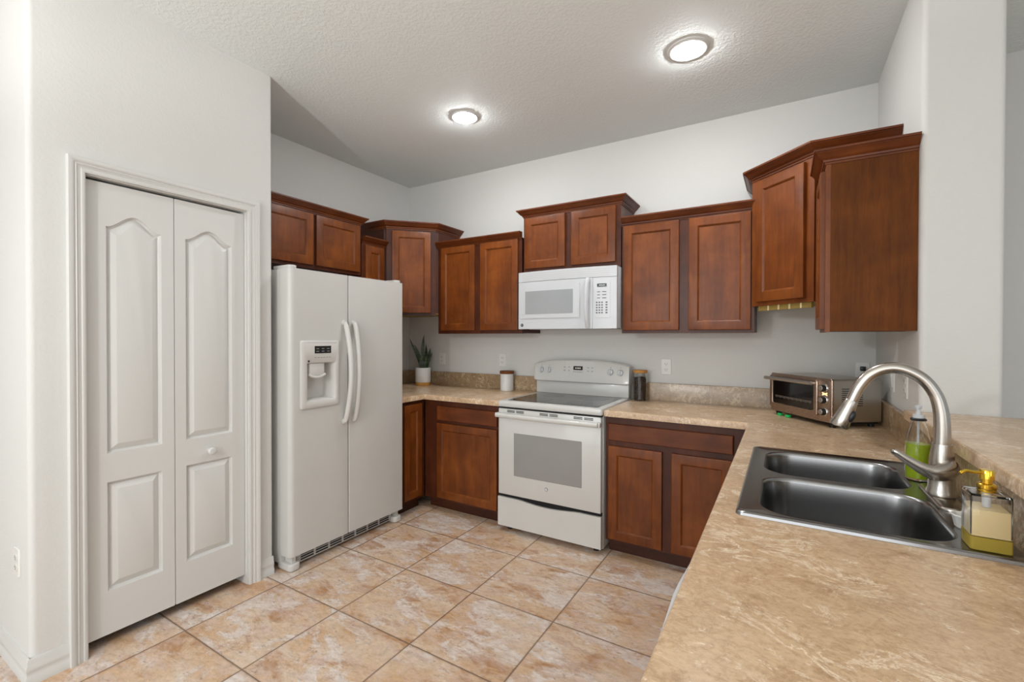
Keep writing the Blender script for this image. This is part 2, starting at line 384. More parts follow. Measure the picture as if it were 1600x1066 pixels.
# baseboards
BASE = [(0, 0), (0.014, 0), (0.014, 0.028), (0.0105, 0.033), (0.0105, 0.05), (0.0125, 0.056), (0.0125, 0.066), (0.008, 0.076), (0.008, 0.088), (0.004, 0.1), (0, 0.1)]
to_floor = lambda a, b, h: (a, b, h)
CW = 0.058
bm = nb(); sweep(bm, BASE, [(PX, OY0 - CW), (PX, PN), (-2.55, PN)][::-1], to_floor); struct('baseboard_left', bm, 'trim')
bm = nb(); sweep(bm, BASE, [(PX, OY1 + CW), (PX, PF)], to_floor); struct('baseboard_pantry', bm, 'trim')
# door casing: ogee profile mitred round the opening (out = away from the opening)
CAS = [(0.0, 0.0), (0.0, 0.012), (0.006, 0.016), (0.012, 0.016), (0.015, 0.013), (0.027, 0.016), (0.030, 0.019), (0.034, 0.016), (0.040, 0.022), (0.050, 0.025), (0.056, 0.025), (CW, 0.022), (CW, 0.0)]
bm = nb(); sweep(bm, CAS, [(OY1, 0.0), (OY1, OZ), (OY0, OZ), (OY0, 0.0)], lambda a, b, h: (PX + h, a, b))
struct('trim_1', bm, 'trim')
bm = nb()
box(bm, PX - 0.12, PX, OY0 + 0.0005, OY0 + 0.004, 0, OZ - 0.004); box(bm, PX - 0.12, PX, OY1 - 0.004, OY1 - 0.0005, 0, OZ - 0.004); box(bm, PX - 0.12, PX, OY0 + 0.0005, OY1 - 0.0005, OZ - 0.004, OZ - 0.0005)
struct('trim_2', bm, 'trim')

# bifold pantry door: two moulded leaves with arched upper panels
door = bpy.data.objects.new('door_1', None); COL.objects.link(door); door.location = (PX - 0.03, (OY0 + OY1) / 2, 0); door['kind'] = 'structure'; ROOTLOC['door_1'] = Vector(door.location)
def arch_outline(a0, a1, z0, z1, rise, i, n=18):
    pts = [(a0 + i, z0 + i), (a1 - i, z0 + i)]
    for k in range(n + 1):
        t = 1 - k / n; s = min(1, max(0, (t - 0.02) / 0.96)); bell = (0.5 - 0.5 * math.cos(2 * PI * s)) ** 0.85
        pts.append((a0 + i + (a1 - a0 - 2 * i) * t, z1 - i + rise * bell))
    return pts
def leaf(y0, y1, z0, z1, panels):
    bm = nb(); fx, bx = PX - 0.022, PX - 0.056
    o = rrect(y0, y1, z0, z1, 0.003, 2); front = add_loop(bm, [(fx, a, b) for a, b in o]); side = add_loop(bm, [(fx - 0.003, a + (0.0015 if a > (y0+y1)/2 else -0.0015), b) for a, b in o])
    back = add_loop(bm, [(bx, a, b) for a, b in o]); bridge(bm, front, back); bm.faces.new(back)
    for v in side: bm.verts.remove(v)
    E = []
    def edges(l):
        r_ = []
        for i in range(len(l)):
            e = bm.edges.get((l[i], l[(i + 1) % len(l)])) or bm.edges.new((l[i], l[(i + 1) % len(l)])); r_.append(e)
        return r_
    E += edges(front)
    for fn in panels:
        loops = []
        for i, d in ((0, 0), (0.004, -0.012), (0.010, -0.0165), (0.036, -0.0015), (0.0375, -0.001)): loops.append(add_loop(bm, [(fx + d, a, b) for a, b in fn(i)]))
        E += edges(loops[0])
        for a, b in zip(loops, loops[1:]): bridge(bm, a, b)
        bm.faces.new(loops[-1])
    bmesh.ops.triangle_fill(bm, use_beauty=True, use_dissolve=False, edges=E, normal=(1, 0, 0))
    return bm
YM = -2.309
p1 = [lambda i: arch_outline(-2.566, -2.361, 0.845, 1.838, 0.058, i), lambda i: arch_outline(-2.566, -2.361, 0.24, 0.718, 0.0, i)]
p2 = [lambda i: arch_outline(-2.260, -2.042, 0.845, 1.838, 0.058, i), lambda i: arch_outline(-2.260, -2.042, 0.24, 0.718, 0.0, i)]
l1 = struct('door_leaf', leaf(OY0 + 0.006, YM - 0.0015, 0.05, 2.024, p1), 'door', door, smooth=25)
l2 = struct('door_leaf', leaf(YM + 0.0015, OY1 - 0.006, 0.05, 2.024, p2), 'door', door, smooth=25)
bm = nb(); lathe(bm, [(0.009, 0), (0.008, 0.012), (0.013, 0.018), (0.0185, 0.026), (0.0185, 0.032), (0.014, 0.038), (0.0, 0.040)], (PX - 0.022, -2.156, 0.772), 24, (1, 0, 0)); obj('knob', bm, 'trim', l2)

# ------------------------------------------------------------------ cabinets
def frame_matrix(p0, p1):
    """local x runs p0->p1 in plan, local y points into the cabinet, local -y is the front"""
    d = Vector((p1[0] - p0[0], p1[1] - p0[1], 0)); L = d.length; d /= L; inn = Vector((-d.y, d.x, 0))
    m = Matrix((d, inn, Vector((0, 0, 1)))).transposed().to_4x4(); m.translation = Vector((p0[0], p0[1], 0)); return m, L
def shaker(bmf, bmp, x0, x1, z0, z1, t=0.02, st=0.052):
    """door frame ring and recessed panel, front at y=-t"""
    R = lambda i: [(x0 + i, z0 + i), (x1 - i, z0 + i), (x1 - i, z1 - i), (x0 + i, z1 - i)]
    loft(bmf, [[(a, y, b) for a, b in R(i)] for i, y in ((0, 0), (0, -t + 0.005), (0.0015, -t + 0.001), (0.005, -t), (st, -t), (st + 0.003, -t + 0.002), (st + 0.009, -t + 0.0075), (st + 0.010, -t + 0.009), (st + 0.010, 0))], False, False)
    q = bmf.verts; 
    loft(bmp, [[(a, y, b) for a, b in R(i)] for i, y in ((st + 0.010, -t + 0.014), (st + 0.0098, -t + 0.009))], True, True)
def slab_front(bm, x0, x1, z0, z1, t=0.02):
    R = lambda i: [(x0 + i, z0 + i), (x1 - i, z0 + i), (x1 - i, z1 - i), (x0 + i, z1 - i)]
    loft(bm, [[(a, y, b) for a, b in R(i)] for i, y in ((0, 0), (0, -t + 0.006), (0.002, -t + 0.002), (0.006, -t))])
CROWN = [(0, 0), (0.004, 0), (0.004, 0.008), (0.009, 0.010), (0.011, 0.016), (0.011, 0.018), (0.018, 0.021), (0.027, 0.030), (0.036, 0.042), (0.040, 0.045), (0.040, 0.047), (0.046, 0.049), (0.046, 0.058), (0, 0.058)]
def crown(path, z, root, sc=1.0, prof=None):
    bm = nb(); sweep(bm, [(o * sc, h * sc) for o, h in (prof or CROWN)], path, lambda a, b, h: (a, b, z + h)); return obj('crown_molding', bm, 'cherry_h', root, smooth=25)
def doors(root, p0, p1, dl, drawers=(), mat='cherry'):
    m, L = frame_matrix(p0, p1)
    for x0, x1, z0, z1 in dl:
        a, b = nb(), nb(); shaker(a, b, x0, x1, z0, z1); bmesh.ops.transform(a, matrix=m, verts=a.verts); bmesh.ops.transform(b, matrix=m, verts=b.verts)
        d = obj('door', a, mat, root, smooth=20); obj('door_panel', b, mat, d)
    for x0, x1, z0, z1 in drawers:
        a = nb(); slab_front(a, x0, x1, z0, z1); bmesh.ops.transform(a, matrix=m, verts=a.verts); obj('drawer_front', a, 'cherry_h', root, smooth=20)
def face_frame(root, p0, p1, z0, z1, stiles, rails, t=0.018, mat='frame'):
    """stiles: list of (x0,x1); rails: list of (z0,z1) in front of the body"""
    m, L = frame_matrix(p0, p1); bm = nb()
    for x0, x1 in stiles: box(bm, x0, x1, 0.0, t, z0, z1)
    ss = sorted(stiles)
    for z_0, z_1 in rails:
        for (a, b), (c, d) in zip(ss, ss[1:]): box(bm, b, c, 0.0005, t, z_0, z_1)
    bmesh.ops.transform(bm, matrix=m, verts=bm.verts); return obj('face_frame', bm, mat, root)
DEP = 0.305
def wall_cab(label, x0, x1, z0, z1, dl, crown_path, cz, group=None, body_mat='frame'):
    """upper cabinet on the back wall, frame face at y=-DEP"""
    root = thing('wall_cabinet', label, 'cabinet', ((x0 + x1) / 2, -DEP / 2, z0), group)
    sbox('cabinet_body', (x0, x1, -DEP + 0.0185, -0.001, z0 + 0.004, z1), body_mat, root)
    c = [(max(x0, min(a, b)), 0) for a, b in ()]
    mids = [((dl[0][1] + dl[1][0]) / 2 - x0)] if len(dl) == 2 else []
    st = [(0, 0.04)] + [(mm - 0.038, mm + 0.038) for mm in mids] + [(x1 - x0 - 0.04, x1 - x0)]
    face_frame(root, (x0, -DEP), (x1, -DEP), z0, z1, st, [(z0, z0 + 0.035), (z1 - 0.04, z1)])
    doors(root, (x0, -DEP), (x1, -DEP), [(a - x0, b - x0, c_, d_) for a, b, c_, d_ in dl])
    crown(crown_path, cz, root); return root
wall_cab('two-door cherry wall cabinet left of the microwave, its two doors dark reddish brown', 0.628, 1.463, 1.385, 2.128, [(0.668, 1.022, 1.412, 2.118), (1.078, 1.432, 1.412, 2.118)], [(0.628, -DEP), (1.463, -DEP)], 2.112, 'wall cabinets in cherry wood')
wall_cab('short two-door cherry cabinet directly above the white microwave', 1.478, 2.240, 1.842, 2.285, [(1.494, 1.828, 1.878, 2.262), (1.878, 2.206, 1.878, 2.262)], [(1.478, -0.001), (1.478, -DEP), (2.240, -DEP), (2.240, -0.001)], 2.268, 'wall cabinets in cherry wood')
wall_cab('tall two-door cherry wall cabinet right of the microwave', 2.248, 3.048, 1.385, 2.125, [(2.262, 2.622, 1.405, 2.108), (2.680, 3.030, 1.405, 2.108)], [(2.248, -DEP), (3.03, -DEP), (3.03, -0.2)], 2.110, 'wall cabinets in cherry wood')

def side_cab(label, xw, xf, y0, y1, z0, z1, dl, cpath, cz, end_panel=False):
    """upper cabinet on a side wall: back at x=xw, front at x=xf"""
    root = thing('wall_cabinet', label, 'cabinet', ((xw + xf) / 2, (y0 + y1) / 2, z0), 'wall cabinets in cherry wood')
    s = 1 if xf > xw else -1
    sbox('cabinet_body', (xw + s * 0.001, xf - s * 0.0185, y0, y1, z0 + 0.004, z1), 'panelwood' if end_panel else 'frame', root)
    p0, p1 = ((xf, y0), (xf, y1)) if s > 0 else ((xf, y1), (xf, y0))
    L = y1 - y0; mids = [(dl[0][1] + dl[1][0]) / 2] if len(dl) == 2 else []
    face_frame(root, p0, p1, z0, z1, [(0, 0.036)] + [(mm - 0.036, mm + 0.036) for mm in mids] + [(L - 0.036, L)], [(z0, z0 + 0.035), (z1 - 0.04, z1)], mat='cherry' if end_panel else 'frame')
    doors(root, p0, p1, dl); crown(cpath, cz, root); return root
side_cab('wide cherry cabinet mounted on the left wall above the refrigerator', 0, 0.325, -1.826, -0.888, 1.842, 2.25, [(0.12, 0.506, 1.865, 2.226), (0.531, 0.920, 1.865, 2.226)], [(0.325, -1.826), (0.325, -0.888), (0.001, -0.888)], 2.236)
side_cab('narrow single-door cherry cabinet between the refrigerator top and the corner cabinet', 0, 0.325, -0.880, -0.632, 1.385, 2.11, [(0.03, 0.225, 1.405, 2.092)], [(0.325, -0.880), (0.325, -0.632)], 2.098)
r_end = side_cab('cherry end cabinet on the right wall showing its broad plain side panel', W, 3.352, -0.957, -0.632, 1.382, 2.122, [(0.022, 0.305, 1.396, 2.086)], [(3.352, -0.66), (3.352, -0.957), (W - 0.001, -0.957)], 2.108, True)
def corner_cab(label, wx, s):
    """diagonal corner wall cabinet; s=+1 left corner, -1 right corner"""
    X = lambda a: wx + s * a
    z0, z1 = 1.540, 2.282; A, B = 0.622, 0.333
    A = 0.624
    pts = [(X(0.001), -0.001), (X(A), -0.001), (X(A), -B), (X(B), -A), (X(0.001), -A)]
    root = thing('corner_wall_cabinet', label, 'cabinet', (X(0.25), -0.25, z0), 'diagonal corner cabinets')
    t = 0.0185; k = t * 0.7071
    body = [(X(0.001), -0.001), (X(A), -0.001), (X(A), -B + 0.004), (X(A - k), -B + k - 0.004 + 0.004), (X(B - k), -A + k), (X(B - 0.004), -A), (X(0.001), -A)]
    body = [(X(0.001), -0.001), (X(A), -0.001), (X(A), -B + 0.03), (X(B - 0.03), -A), (X(0.001), -A)]
    bm = nb(); prism(bm, body, z0 + 0.02, z1); obj('cabinet_body', bm, 'frame', root)
    bm = nb(); prism(bm, body, z0 + 0.012, z0 + 0.0195); obj('underside_panel', bm, 'underside', root, label='raw yellowish underside')
    p0, p1 = ((X(B), -A), (X(A), -B)) if s > 0 else ((X(A), -B), (X(B), -A))
    m, L = frame_matrix(p0, p1)
    face_frame(root, p0, p1, z0, z1, [(0, 0.062), (L - 0.062, L)], [(z0, z0 + 0.035), (z1 - 0.05, z1)], mat='cherry' if s < 0 else 'frame')
    doors(root, p0, p1, [(0.045, L - 0.045, 1.562, 2.252)])
    path = [(X(0.001), -A), (X(B), -A), (X(A), -B), (X(A), -0.001)]
    crown(path if s > 0 else path[::-1], 2.266, root, 1.08)
    return root, m, L
corner_cab('diagonal cherry corner cabinet in the back left corner, partly behind the refrigerator', 0.0, 1)
rc, m_, L_ = corner_cab('diagonal cherry corner cabinet in the back right corner, above the toaster oven', W, -1)
bm = nb(); box(bm, 0.03, L_ - 0.03, 0.0185, 0.034, 1.512, 1.5515); bmesh.ops.transform(bm, matrix=m_, verts=bm.verts); rail = obj('light_rail', bm, 'underside', rc, label='yellow strip below the door')
for k in range(4):
    bm = nb(); xx = 0.10 + 0.072 * k; box(bm, xx, xx + 0.010, 0.0165, 0.0184, 1.512, 1.5395); bmesh.ops.transform(bm, matrix=m_, verts=bm.verts); obj('cleat', bm, 'cleat', rail)

def base_cab(label, p0, p1, inward, depth, dl, dr, stiles, rails, toe_in=0.065, z1=0.866, shorten=(0, 0)):
    m, L = frame_matrix(p0, p1)
    c = m @ Vector((L / 2, depth / 2, 0)); root = thing('base_cabinet', label, 'cabinet', (c.x, c.y, 0), 'base cabinets in cherry wood')
    bm = nb(); box(bm, 0.0, L, 0.0185, depth, 0.09, z1); bmesh.ops.transform(bm, matrix=m, verts=bm.verts); obj('cabinet_body', bm, 'frame', root)
    bm = nb(); box(bm, 0.0, L, toe_in, depth, 0.0, 0.0895); bmesh.ops.transform(bm, matrix=m, verts=bm.verts); obj('toe_kick', bm, 'toe', root)
    face_frame(root, p0, p1, 0.09, z1, stiles, rails); doors(root, p0, p1, dl, dr); return root
FB = -0.612
# left of the range, on the back wall
x0, x1 = 0.752, 1.470; L = x1 - x0
base_cab('cherry base cabinet just left of the range, one drawer over one door', (x0, FB), (x1, FB), 1, 0.60, [(0.885 - x0, 1.440 - x0, 0.108, 0.690)], [(0.885 - x0, 1.440 - x0, 0.712, 0.822)], [(0, 0.16), (L - 0.045, L)], [(0.09, 0.125), (0.685, 0.720), (0.82, 0.866)])
# on the left wall beside the fridge
y0, y1 = -0.880, -0.616; L = y1 - y0
base_cab('narrow cherry base cabinet beside the refrigerator with a single tall door', (0.745, y0), (0.745, y1), 1, 0.74, [(0.03, 0.222, 0.112, 0.838)], [], [(0, 0.04), (L - 0.03, L)], [(0.09, 0.125), (0.82, 0.866)])
# right of the range
x0, x1 = 2.246, 3.052; L = x1 - x0
base_cab('two-door cherry base cabinet right of the range with one wide drawer', (x0, FB), (x1, FB), 1, 0.60, [(0.020, 0.345, 0.105, 0.684), (0.398, 0.722, 0.105, 0.684)], [(0.018, 0.722, 0.718, 0.822)], [(0, 0.03), (0.335, 0.408), (0.70, L)], [(0.09, 0.125), (0.68, 0.722), (0.82, 0.866)])
# peninsula base run
root = base_cab('cherry sink base cabinet under the peninsula counter, facing the range', (3.062, -1.26), (3.062, -2.17), 1, 0.56, [(0.04, 0.44, 0.105, 0.684), (0.47, 0.87, 0.105, 0.684)], [], [(0, 0.045), (0.42, 0.49), (0.865, 0.91)], [(0.09, 0.125), (0.68, 0.866)], z1=0.70)
base_cab('blank cherry corner base cabinet where the back counter meets the peninsula', (3.062, -0.66), (3.062, -1.25), 1, 0.56, [(0.16, 0.54, 0.105, 0.82)], [], [(0, 0.15), (0.545, 0.59)], [(0.09, 0.125), (0.82, 0.866)])

# white dishwasher under the peninsula, its top edge just past the counter
root = thing('dishwasher', 'white dishwasher under the peninsula, only its front edge showing beside the counter', 'dishwasher', (3.3, -2.48, 0))
sbox('dishwasher_tub', (3.062, 3.6, -2.755, -2.175, 0.10, 0.862), 'plastic_g', root)
bm = nb(); prism(bm, roundpoly([(3.06, -2.755), (3.06, -2.155), (3.032, -2.155), (3.017, -2.42), (3.032, -2.755)], {3: 0.8}, 12), 0.12, 0.858); obj('dishwasher_door', bm, 'plastic', root)
sbox('toe_panel', (3.10, 3.14, -2.785, -2.185, 0.0, 0.099), 'black', root)

# ------------------------------------------------------------------ countertops
CT0, CT1 = 0.867, 0.905
SPZ = 1.030
def top_edges(e): return all(abs(v.co.z - CT1) < 1e-5 for v in e.verts)
root = thing('countertop', 'tan stone-look laminate countertop wrapping the corner left of the range', 'countertop', (0.7, -0.35, CT0), 'laminate countertops')
bm = nb(); cells(bm, [0.001, 0.772, 1.4755], [-0.888, -0.648, -0.001], lambda i, j: not (i == 1 and j == 0), CT0, CT1); bevel_sharp(bm, 0.008, 3, 0.6, lambda e: top_edges(e) and not all(v.co.y > -0.01 or v.co.x < 0.01 for v in e.verts)); obj('countertop_slab', bm, 'counter', root)
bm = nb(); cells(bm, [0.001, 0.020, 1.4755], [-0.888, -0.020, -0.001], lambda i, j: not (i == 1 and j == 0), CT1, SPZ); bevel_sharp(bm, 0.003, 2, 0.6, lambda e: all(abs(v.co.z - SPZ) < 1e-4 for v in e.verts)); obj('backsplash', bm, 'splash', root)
root = thing('countertop', 'tan stone-look laminate countertop right of the range running out into the sink peninsula', 'countertop', (3.2, -1.2, CT0), 'laminate countertops')
SX0, SX1, SY0, SY1 = 3.112, 3.605, -2.045, -1.268
bm = nb(); cells(bm, [2.2435, 3.038, SX0, SX1, W - 0.001], [-3.0, SY0, SY1, -0.645, -0.001], lambda i, j: not (i == 0 and j < 3) and not (i == 2 and j == 1), CT0, CT1)
bevel_sharp(bm, 0.008, 3, 0.6, lambda e: top_edges(e) and all(v.co.x < 3.05 for v in e.verts) and not all(v.co.y > -0.01 for v in e.verts)); obj('countertop_slab', bm, 'counter', root)
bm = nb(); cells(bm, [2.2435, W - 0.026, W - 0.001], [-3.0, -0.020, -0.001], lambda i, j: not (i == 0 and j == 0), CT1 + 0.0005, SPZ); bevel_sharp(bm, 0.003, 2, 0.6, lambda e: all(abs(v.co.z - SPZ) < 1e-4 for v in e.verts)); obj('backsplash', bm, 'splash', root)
bm = nb(); prism(bm, [(3.619, -3.05), (4.06, -3.05), (4.06, -0.998), (3.6565, -0.998), (3.6565, -0.955), (3.619, -0.955)], 1.0305, 1.067); bevel_sharp(bm, 0.006, 3, 0.6, lambda e: all(v.co.z > 1.066 for v in e.verts))
tag(obj('bar_top', bm, 'counter'), 'raised tan laminate bar ledge behind the sink, meeting the white wall end', 'bar top')

# ------------------------------------------------------------------ sink
def sink():
    root = thing('sink', 'double-bowl stainless steel sink set into the peninsula countertop', 'sink', (3.36, -1.66, CT1))
    zt = CT1 + 0.010; n = 8
    outer = rrect(3.094, 3.629, -2.066, -1.250, 0.018, n)
    bowls = [(3.142, 3.535, -1.632, -1.292, 0.085), (3.142, 3.541, -2.030, -1.664, 0.085)]
    bm = nb()
    lip = [add_loop(bm, [(x, y, CT1 + 0.0005) for x, y in outer]), add_loop(bm, [(x, y, zt - 0.003) for x, y in rrect(3.0955, 3.6275, -2.0645, -1.2515, 0.018, n)]), add_loop(bm, [(x, y, zt) for x, y in rrect(3.100, 3.623, -2.060, -1.256, 0.018, n)]), add_loop(bm, [(x, y, zt - 0.001) for x, y in rrect(3.106, 3.617, -2.054, -1.262, 0.018, n)]), add_loop(bm, [(x, y, zt - 0.004) for x, y in rrect(3.112, 3.611, -2.048, -1.268, 0.018, n)])]
    for a, b in zip(lip, lip[1:]): bridge(bm, a, b)
    E = []
    def edges(l): return [bm.edges.get((l[i], l[(i + 1) % len(l)])) or bm.edges.new((l[i], l[(i + 1) % len(l)])) for i in range(len(l))]
    E += edges(lip[-1]); rims = []
    for x0, x1, y0, y1, rr in bowls: l = add_loop(bm, [(x, y, zt - 0.004) for x, y in rrect(x0, x1, y0, y1, rr, n)]); rims.append(l); E += edges(l)
    bmesh.ops.triangle_fill(bm, use_beauty=True, edges=E, normal=(0, 0, 1))
    obj('sink_rim', bm, 'steel', root, smooth=40)
    for (x0, x1, y0, y1, rr) in bowls:
        bm = nb(); loops = []
        for i, z in ((0, 0), (0.002, -0.0008), (0.005, -0.004), (0.007, -0.012), (0.010, -0.06), (0.016, -0.14), (0.020, -0.165), (0.028, -0.182), (0.045, -0.190), (0.075, -0.192)):
            loops.append([(x, y, zt - 0.004 + z) for x, y in rrect(x0 + i, x1 - i, y0 + i, y1 - i, max(rr - i * 0.3, 0.02), n)])
        cx, cy = (x0 + x1) / 2, (y0 + y1) / 2
        loops.append([(cx + 0.06 * math.cos(a), cy + 0.06 * math.sin(a), zt - 0.199) for a in [math.atan2(q[1] - cy, q[0] - cx) for q in loops[-1]]])
        loft(bm, loops, False, True); b = obj('sink_bowl', bm, 'steel', root, smooth=60)
        bm = nb(); lathe(bm, [(0.0, -0.003), (0.05, -0.003), (0.053, 0.001), (0.046, 0.003), (0.036, 0.0), (0.0, -0.001)], (cx, cy, zt - 0.197), 28); obj('drain_strainer', bm, 'chrome', b)
    return root
sink()
# faucet
def faucet():
    c = Vector((3.578, -1.66, 0.9115)); root = thing('faucet', 'tall brushed nickel gooseneck faucet standing behind the sink', 'faucet', c)
    bm = nb(); loft(bm, [[(c.x + x, c.y + y, c.z + z) for x, y in rrect(-0.029 + i, 0.029 - i, -0.125 + i, 0.125 - i, 0.0285 - i, 10)] for i, z in ((0, 0), (0, 0.004), (0.002, 0.007), (0.006, 0.009))]); obj('deck_plate', bm, 'nickel', root)
    bm = nb(); lathe(bm, [(0.031, 0.009), (0.034, 0.012), (0.033, 0.022), (0.030, 0.028), (0.0285, 0.055), (0.0275, 0.09), (0.0265, 0.115), (0.0235, 0.135), (0.0215, 0.152), (0.0, 0.152)], c, 36); obj('faucet_body', bm, 'nickel', root)
    pts = [(3.578, -1.66, 1.055), (3.578, -1.66, 1.11), (3.574, -1.66, 1.16), (3.562, -1.66, 1.203), (3.535, -1.66, 1.243), (3.492, -1.66, 1.268), (3.452, -1.66, 1.268), (3.416, -1.66, 1.246), (3.392, -1.66, 1.210), (3.376, -1.66, 1.170)]
    P = bez(pts, 7); bm = nb(); tube(bm, P, [0.0195 - 0.0035 * min(1, i / 20) for i in range(len(P))], 24); sp = obj('spout', bm, 'nickel', root, smooth=60)
    a = Vector(pts[-1]); d = Vector((-0.40, 0, -1)).normalized()
    bm = nb(); lathe(bm, [(0.0165, 0.0), (0.0172, 0.002), (0.0185, 0.02), (0.0225, 0.06), (0.0255, 0.083), (0.0235, 0.087), (0.0, 0.088)], a, 32, d); hd = obj('spray_head', bm, 'nickel', root)
    bm = nb(); s = a + d * 0.052 + Vector((0.0175, -0.0125, 0.0)); t = bmesh.new(); bmesh.ops.create_uvsphere(t, u_segments=18, v_segments=10, radius=1.0); merge(bm, t, Matrix.Translation(s) @ Vector((0, 0, 1)).rotation_difference(d).to_matrix().to_4x4() @ Matrix.Diagonal((0.009, 0.009, 0.019, 1))); obj('spray_button', bm, 'black', hd)
    bm = nb(); P = bez([(3.590, -1.672, 1.005), (3.575, -1.700, 0.995), (3.540, -1.718, 0.995), (3.498, -1.724, 1.018), (3.458, -1.728, 1.047)], 7); N = len(P)
    tube(bm, P, [0.024 + 0.006 * math.sin(PI * min(1, i / (N * 0.45))) * (i < N * 0.45) - 0.0155 * max(0, (i - N * 0.45) / (N * 0.55)) ** 0.7 if i < N - 1 else 0.004 for i in range(N)], 20, 0.8); obj('lever_handle', bm, 'nickel', root, smooth=60)
faucet()
# green dish-soap bottle
def green_bottle():
    c = Vector((3.566, -1.463, 0.9112)); root = thing('soap_bottle', 'clear bottle of green dish soap with a pump, standing behind the faucet', 'soap bottle', c)
    outer = [(0.0, 0), (0.030, 0), (0.033, 0.004), (0.034, 0.03), (0.0335, 0.09), (0.031, 0.12), (0.025, 0.15), (0.019, 0.172), (0.0165, 0.185)]
    inner = [(0.0148, 0.185), (0.0172, 0.172), (0.0232, 0.15), (0.0292, 0.12), (0.0317, 0.09), (0.0322, 0.03), (0.031, 0.006), (0.0, 0.004)]
    bm = nb(); lathe(bm, outer + inner, c, 32); obj('bottle', bm, 'glass', root)
    bm = nb(); lathe(bm, [(0.0, 0.0045), (0.0305, 0.0065), (0.0318, 0.03), (0.0313, 0.09), (0.0300, 0.112), (0.0, 0.112)], c, 32); obj('liquid_soap', bm, 'green_soap', root)
    bm = nb(); lathe(bm, [(0.0, 0.1855), (0.020, 0.1855), (0.021, 0.189), (0.018, 0.193), (0.0, 0.193)], c, 28); obj('collar', bm, 'black', root, label='black collar')
    bm = nb(); lathe(bm, [(0.0, 0.1935), (0.014, 0.1935), (0.014, 0.204), (0.006, 0.206), (0.005, 0.222), (0.009, 0.224), (0.009, 0.232), (0.0, 0.233)], c, 24)
    tube(bm, [c + Vector((0, 0, 0.228)), c + Vector((-0.006, -0.02, 0.228)), c + Vector((-0.008, -0.032, 0.224))], [0.004, 0.004, 0.003], 10); obj('pump', bm, 'plastic', root)
    bm = nb(); tube(bm, [c + Vector((0, 0, 0.1145)), c + Vector((0, 0, 0.183))], 0.003, 8); obj('dip_tube', bm, 'plastic', root)
green_bottle()
# square soap dispenser
def dispenser():
    x0, x1, y0, y1, z = 3.541, 3.6055, -2.034, -1.970, 0.9112; c = Vector(((x0 + x1) / 2, (y0 + y1) / 2, z)); root = thing('soap_dispenser', 'square clear soap dispenser with cream soap and a gold pump, on the sink corner', 'soap dispenser', c)
    S = lambda i, zz: [(x, y, z + zz) for x, y in rrect(x0 + i, x1 - i, y0 + i, y1 - i, max(0.005 - i, 0.0012), 3)]
    hgt = 0.118
    bm = nb(); loft(bm, [S(0.001, 0), S(0, 0.002), S(0, hgt - 0.003), S(0.002, hgt), S(0.020, hgt), S(0.020, hgt - 0.003), S(0.0035, hgt - 0.005), S(0.0025, hgt - 0.008), S(0.0025, 0.029), S(0.004, 0.0285)]); obj('bottle', bm, 'acrylic', root)
    bm = nb(); loft(bm, [S(0.0016, 0.0295), S(0.0030, 0.031), S(0.0030, 0.084), S(0.0035, 0.0845)]); obj('liquid_soap', bm, 'cream_soap', root)
    bm = nb(); loft(bm, [S(0.0013, -0.0002), S(-0.0004, 0.001), S(-0.0004, 0.0275), S(0.0013, 0.0284)]); obj('bottle_base', bm, 'amber', root, label='amber gold base')
    bm = nb(); lathe(bm, [(0.0, hgt + 0.0005), (0.0150, hgt + 0.0005), (0.0155, hgt + 0.002), (0.0155, hgt + 0.016), (0.0135, hgt + 0.018), (0.0095, hgt + 0.019), (0.0095, hgt + 0.026), (0.0122, hgt + 0.027), (0.0125, hgt + 0.046), (0.0115, hgt + 0.0475), (0.0, hgt + 0.048)], c, 32)
    p = c + Vector((0, 0, hgt + 0.041)); dv = Vector((-0.62, -0.35, 0)).normalized()
    tube(bm, bez([p + dv * 0.008, p + dv * 0.026 + Vector((0, 0, 0.001)), p + dv * 0.042 + Vector((0, 0, 0.0035)), p + dv * 0.050 + Vector((0, 0, 0.002)), p + dv * 0.056 + Vector((0, 0, -0.002))], 6), 0.0034, 12); obj('pump', bm, 'gold', root, label='polished gold pump')
    bm = nb(); tube(bm, [c + Vector((0, 0, 0.0852)), c + Vector((0, 0, hgt - 0.004))], 0.0072, 14); obj('dip_tube', bm, 'plastic', root)
dispenser()
bm = nb(); cc = Vector((3.567, -1.897, 0.9112)); prof = [(0.0, 0), (0.015, 0), (0.018, 0.004), (0.023, 0.028), (0.0250, 0.030), (0.0235, 0.032), (0.021, 0.030), (0.016, 0.006), (0.0, 0.005)]
lathe(bm, prof, cc, 36)
for v in bm.verts:
    d = v.co - cc; rr = math.hypot(d.x, d.y)
    if rr > 0.0165 and d.z > 0.003:
        k = 1 + 0.055 * math.cos(12 * math.atan2(d.y, d.x)); v.co.x = cc.x + d.x * k; v.co.y = cc.y + d.y * k
tag(obj('ring_dish', bm, 'ceramic', smooth=60), 'small white scalloped dish between the faucet and the gold soap pump', 'dish')

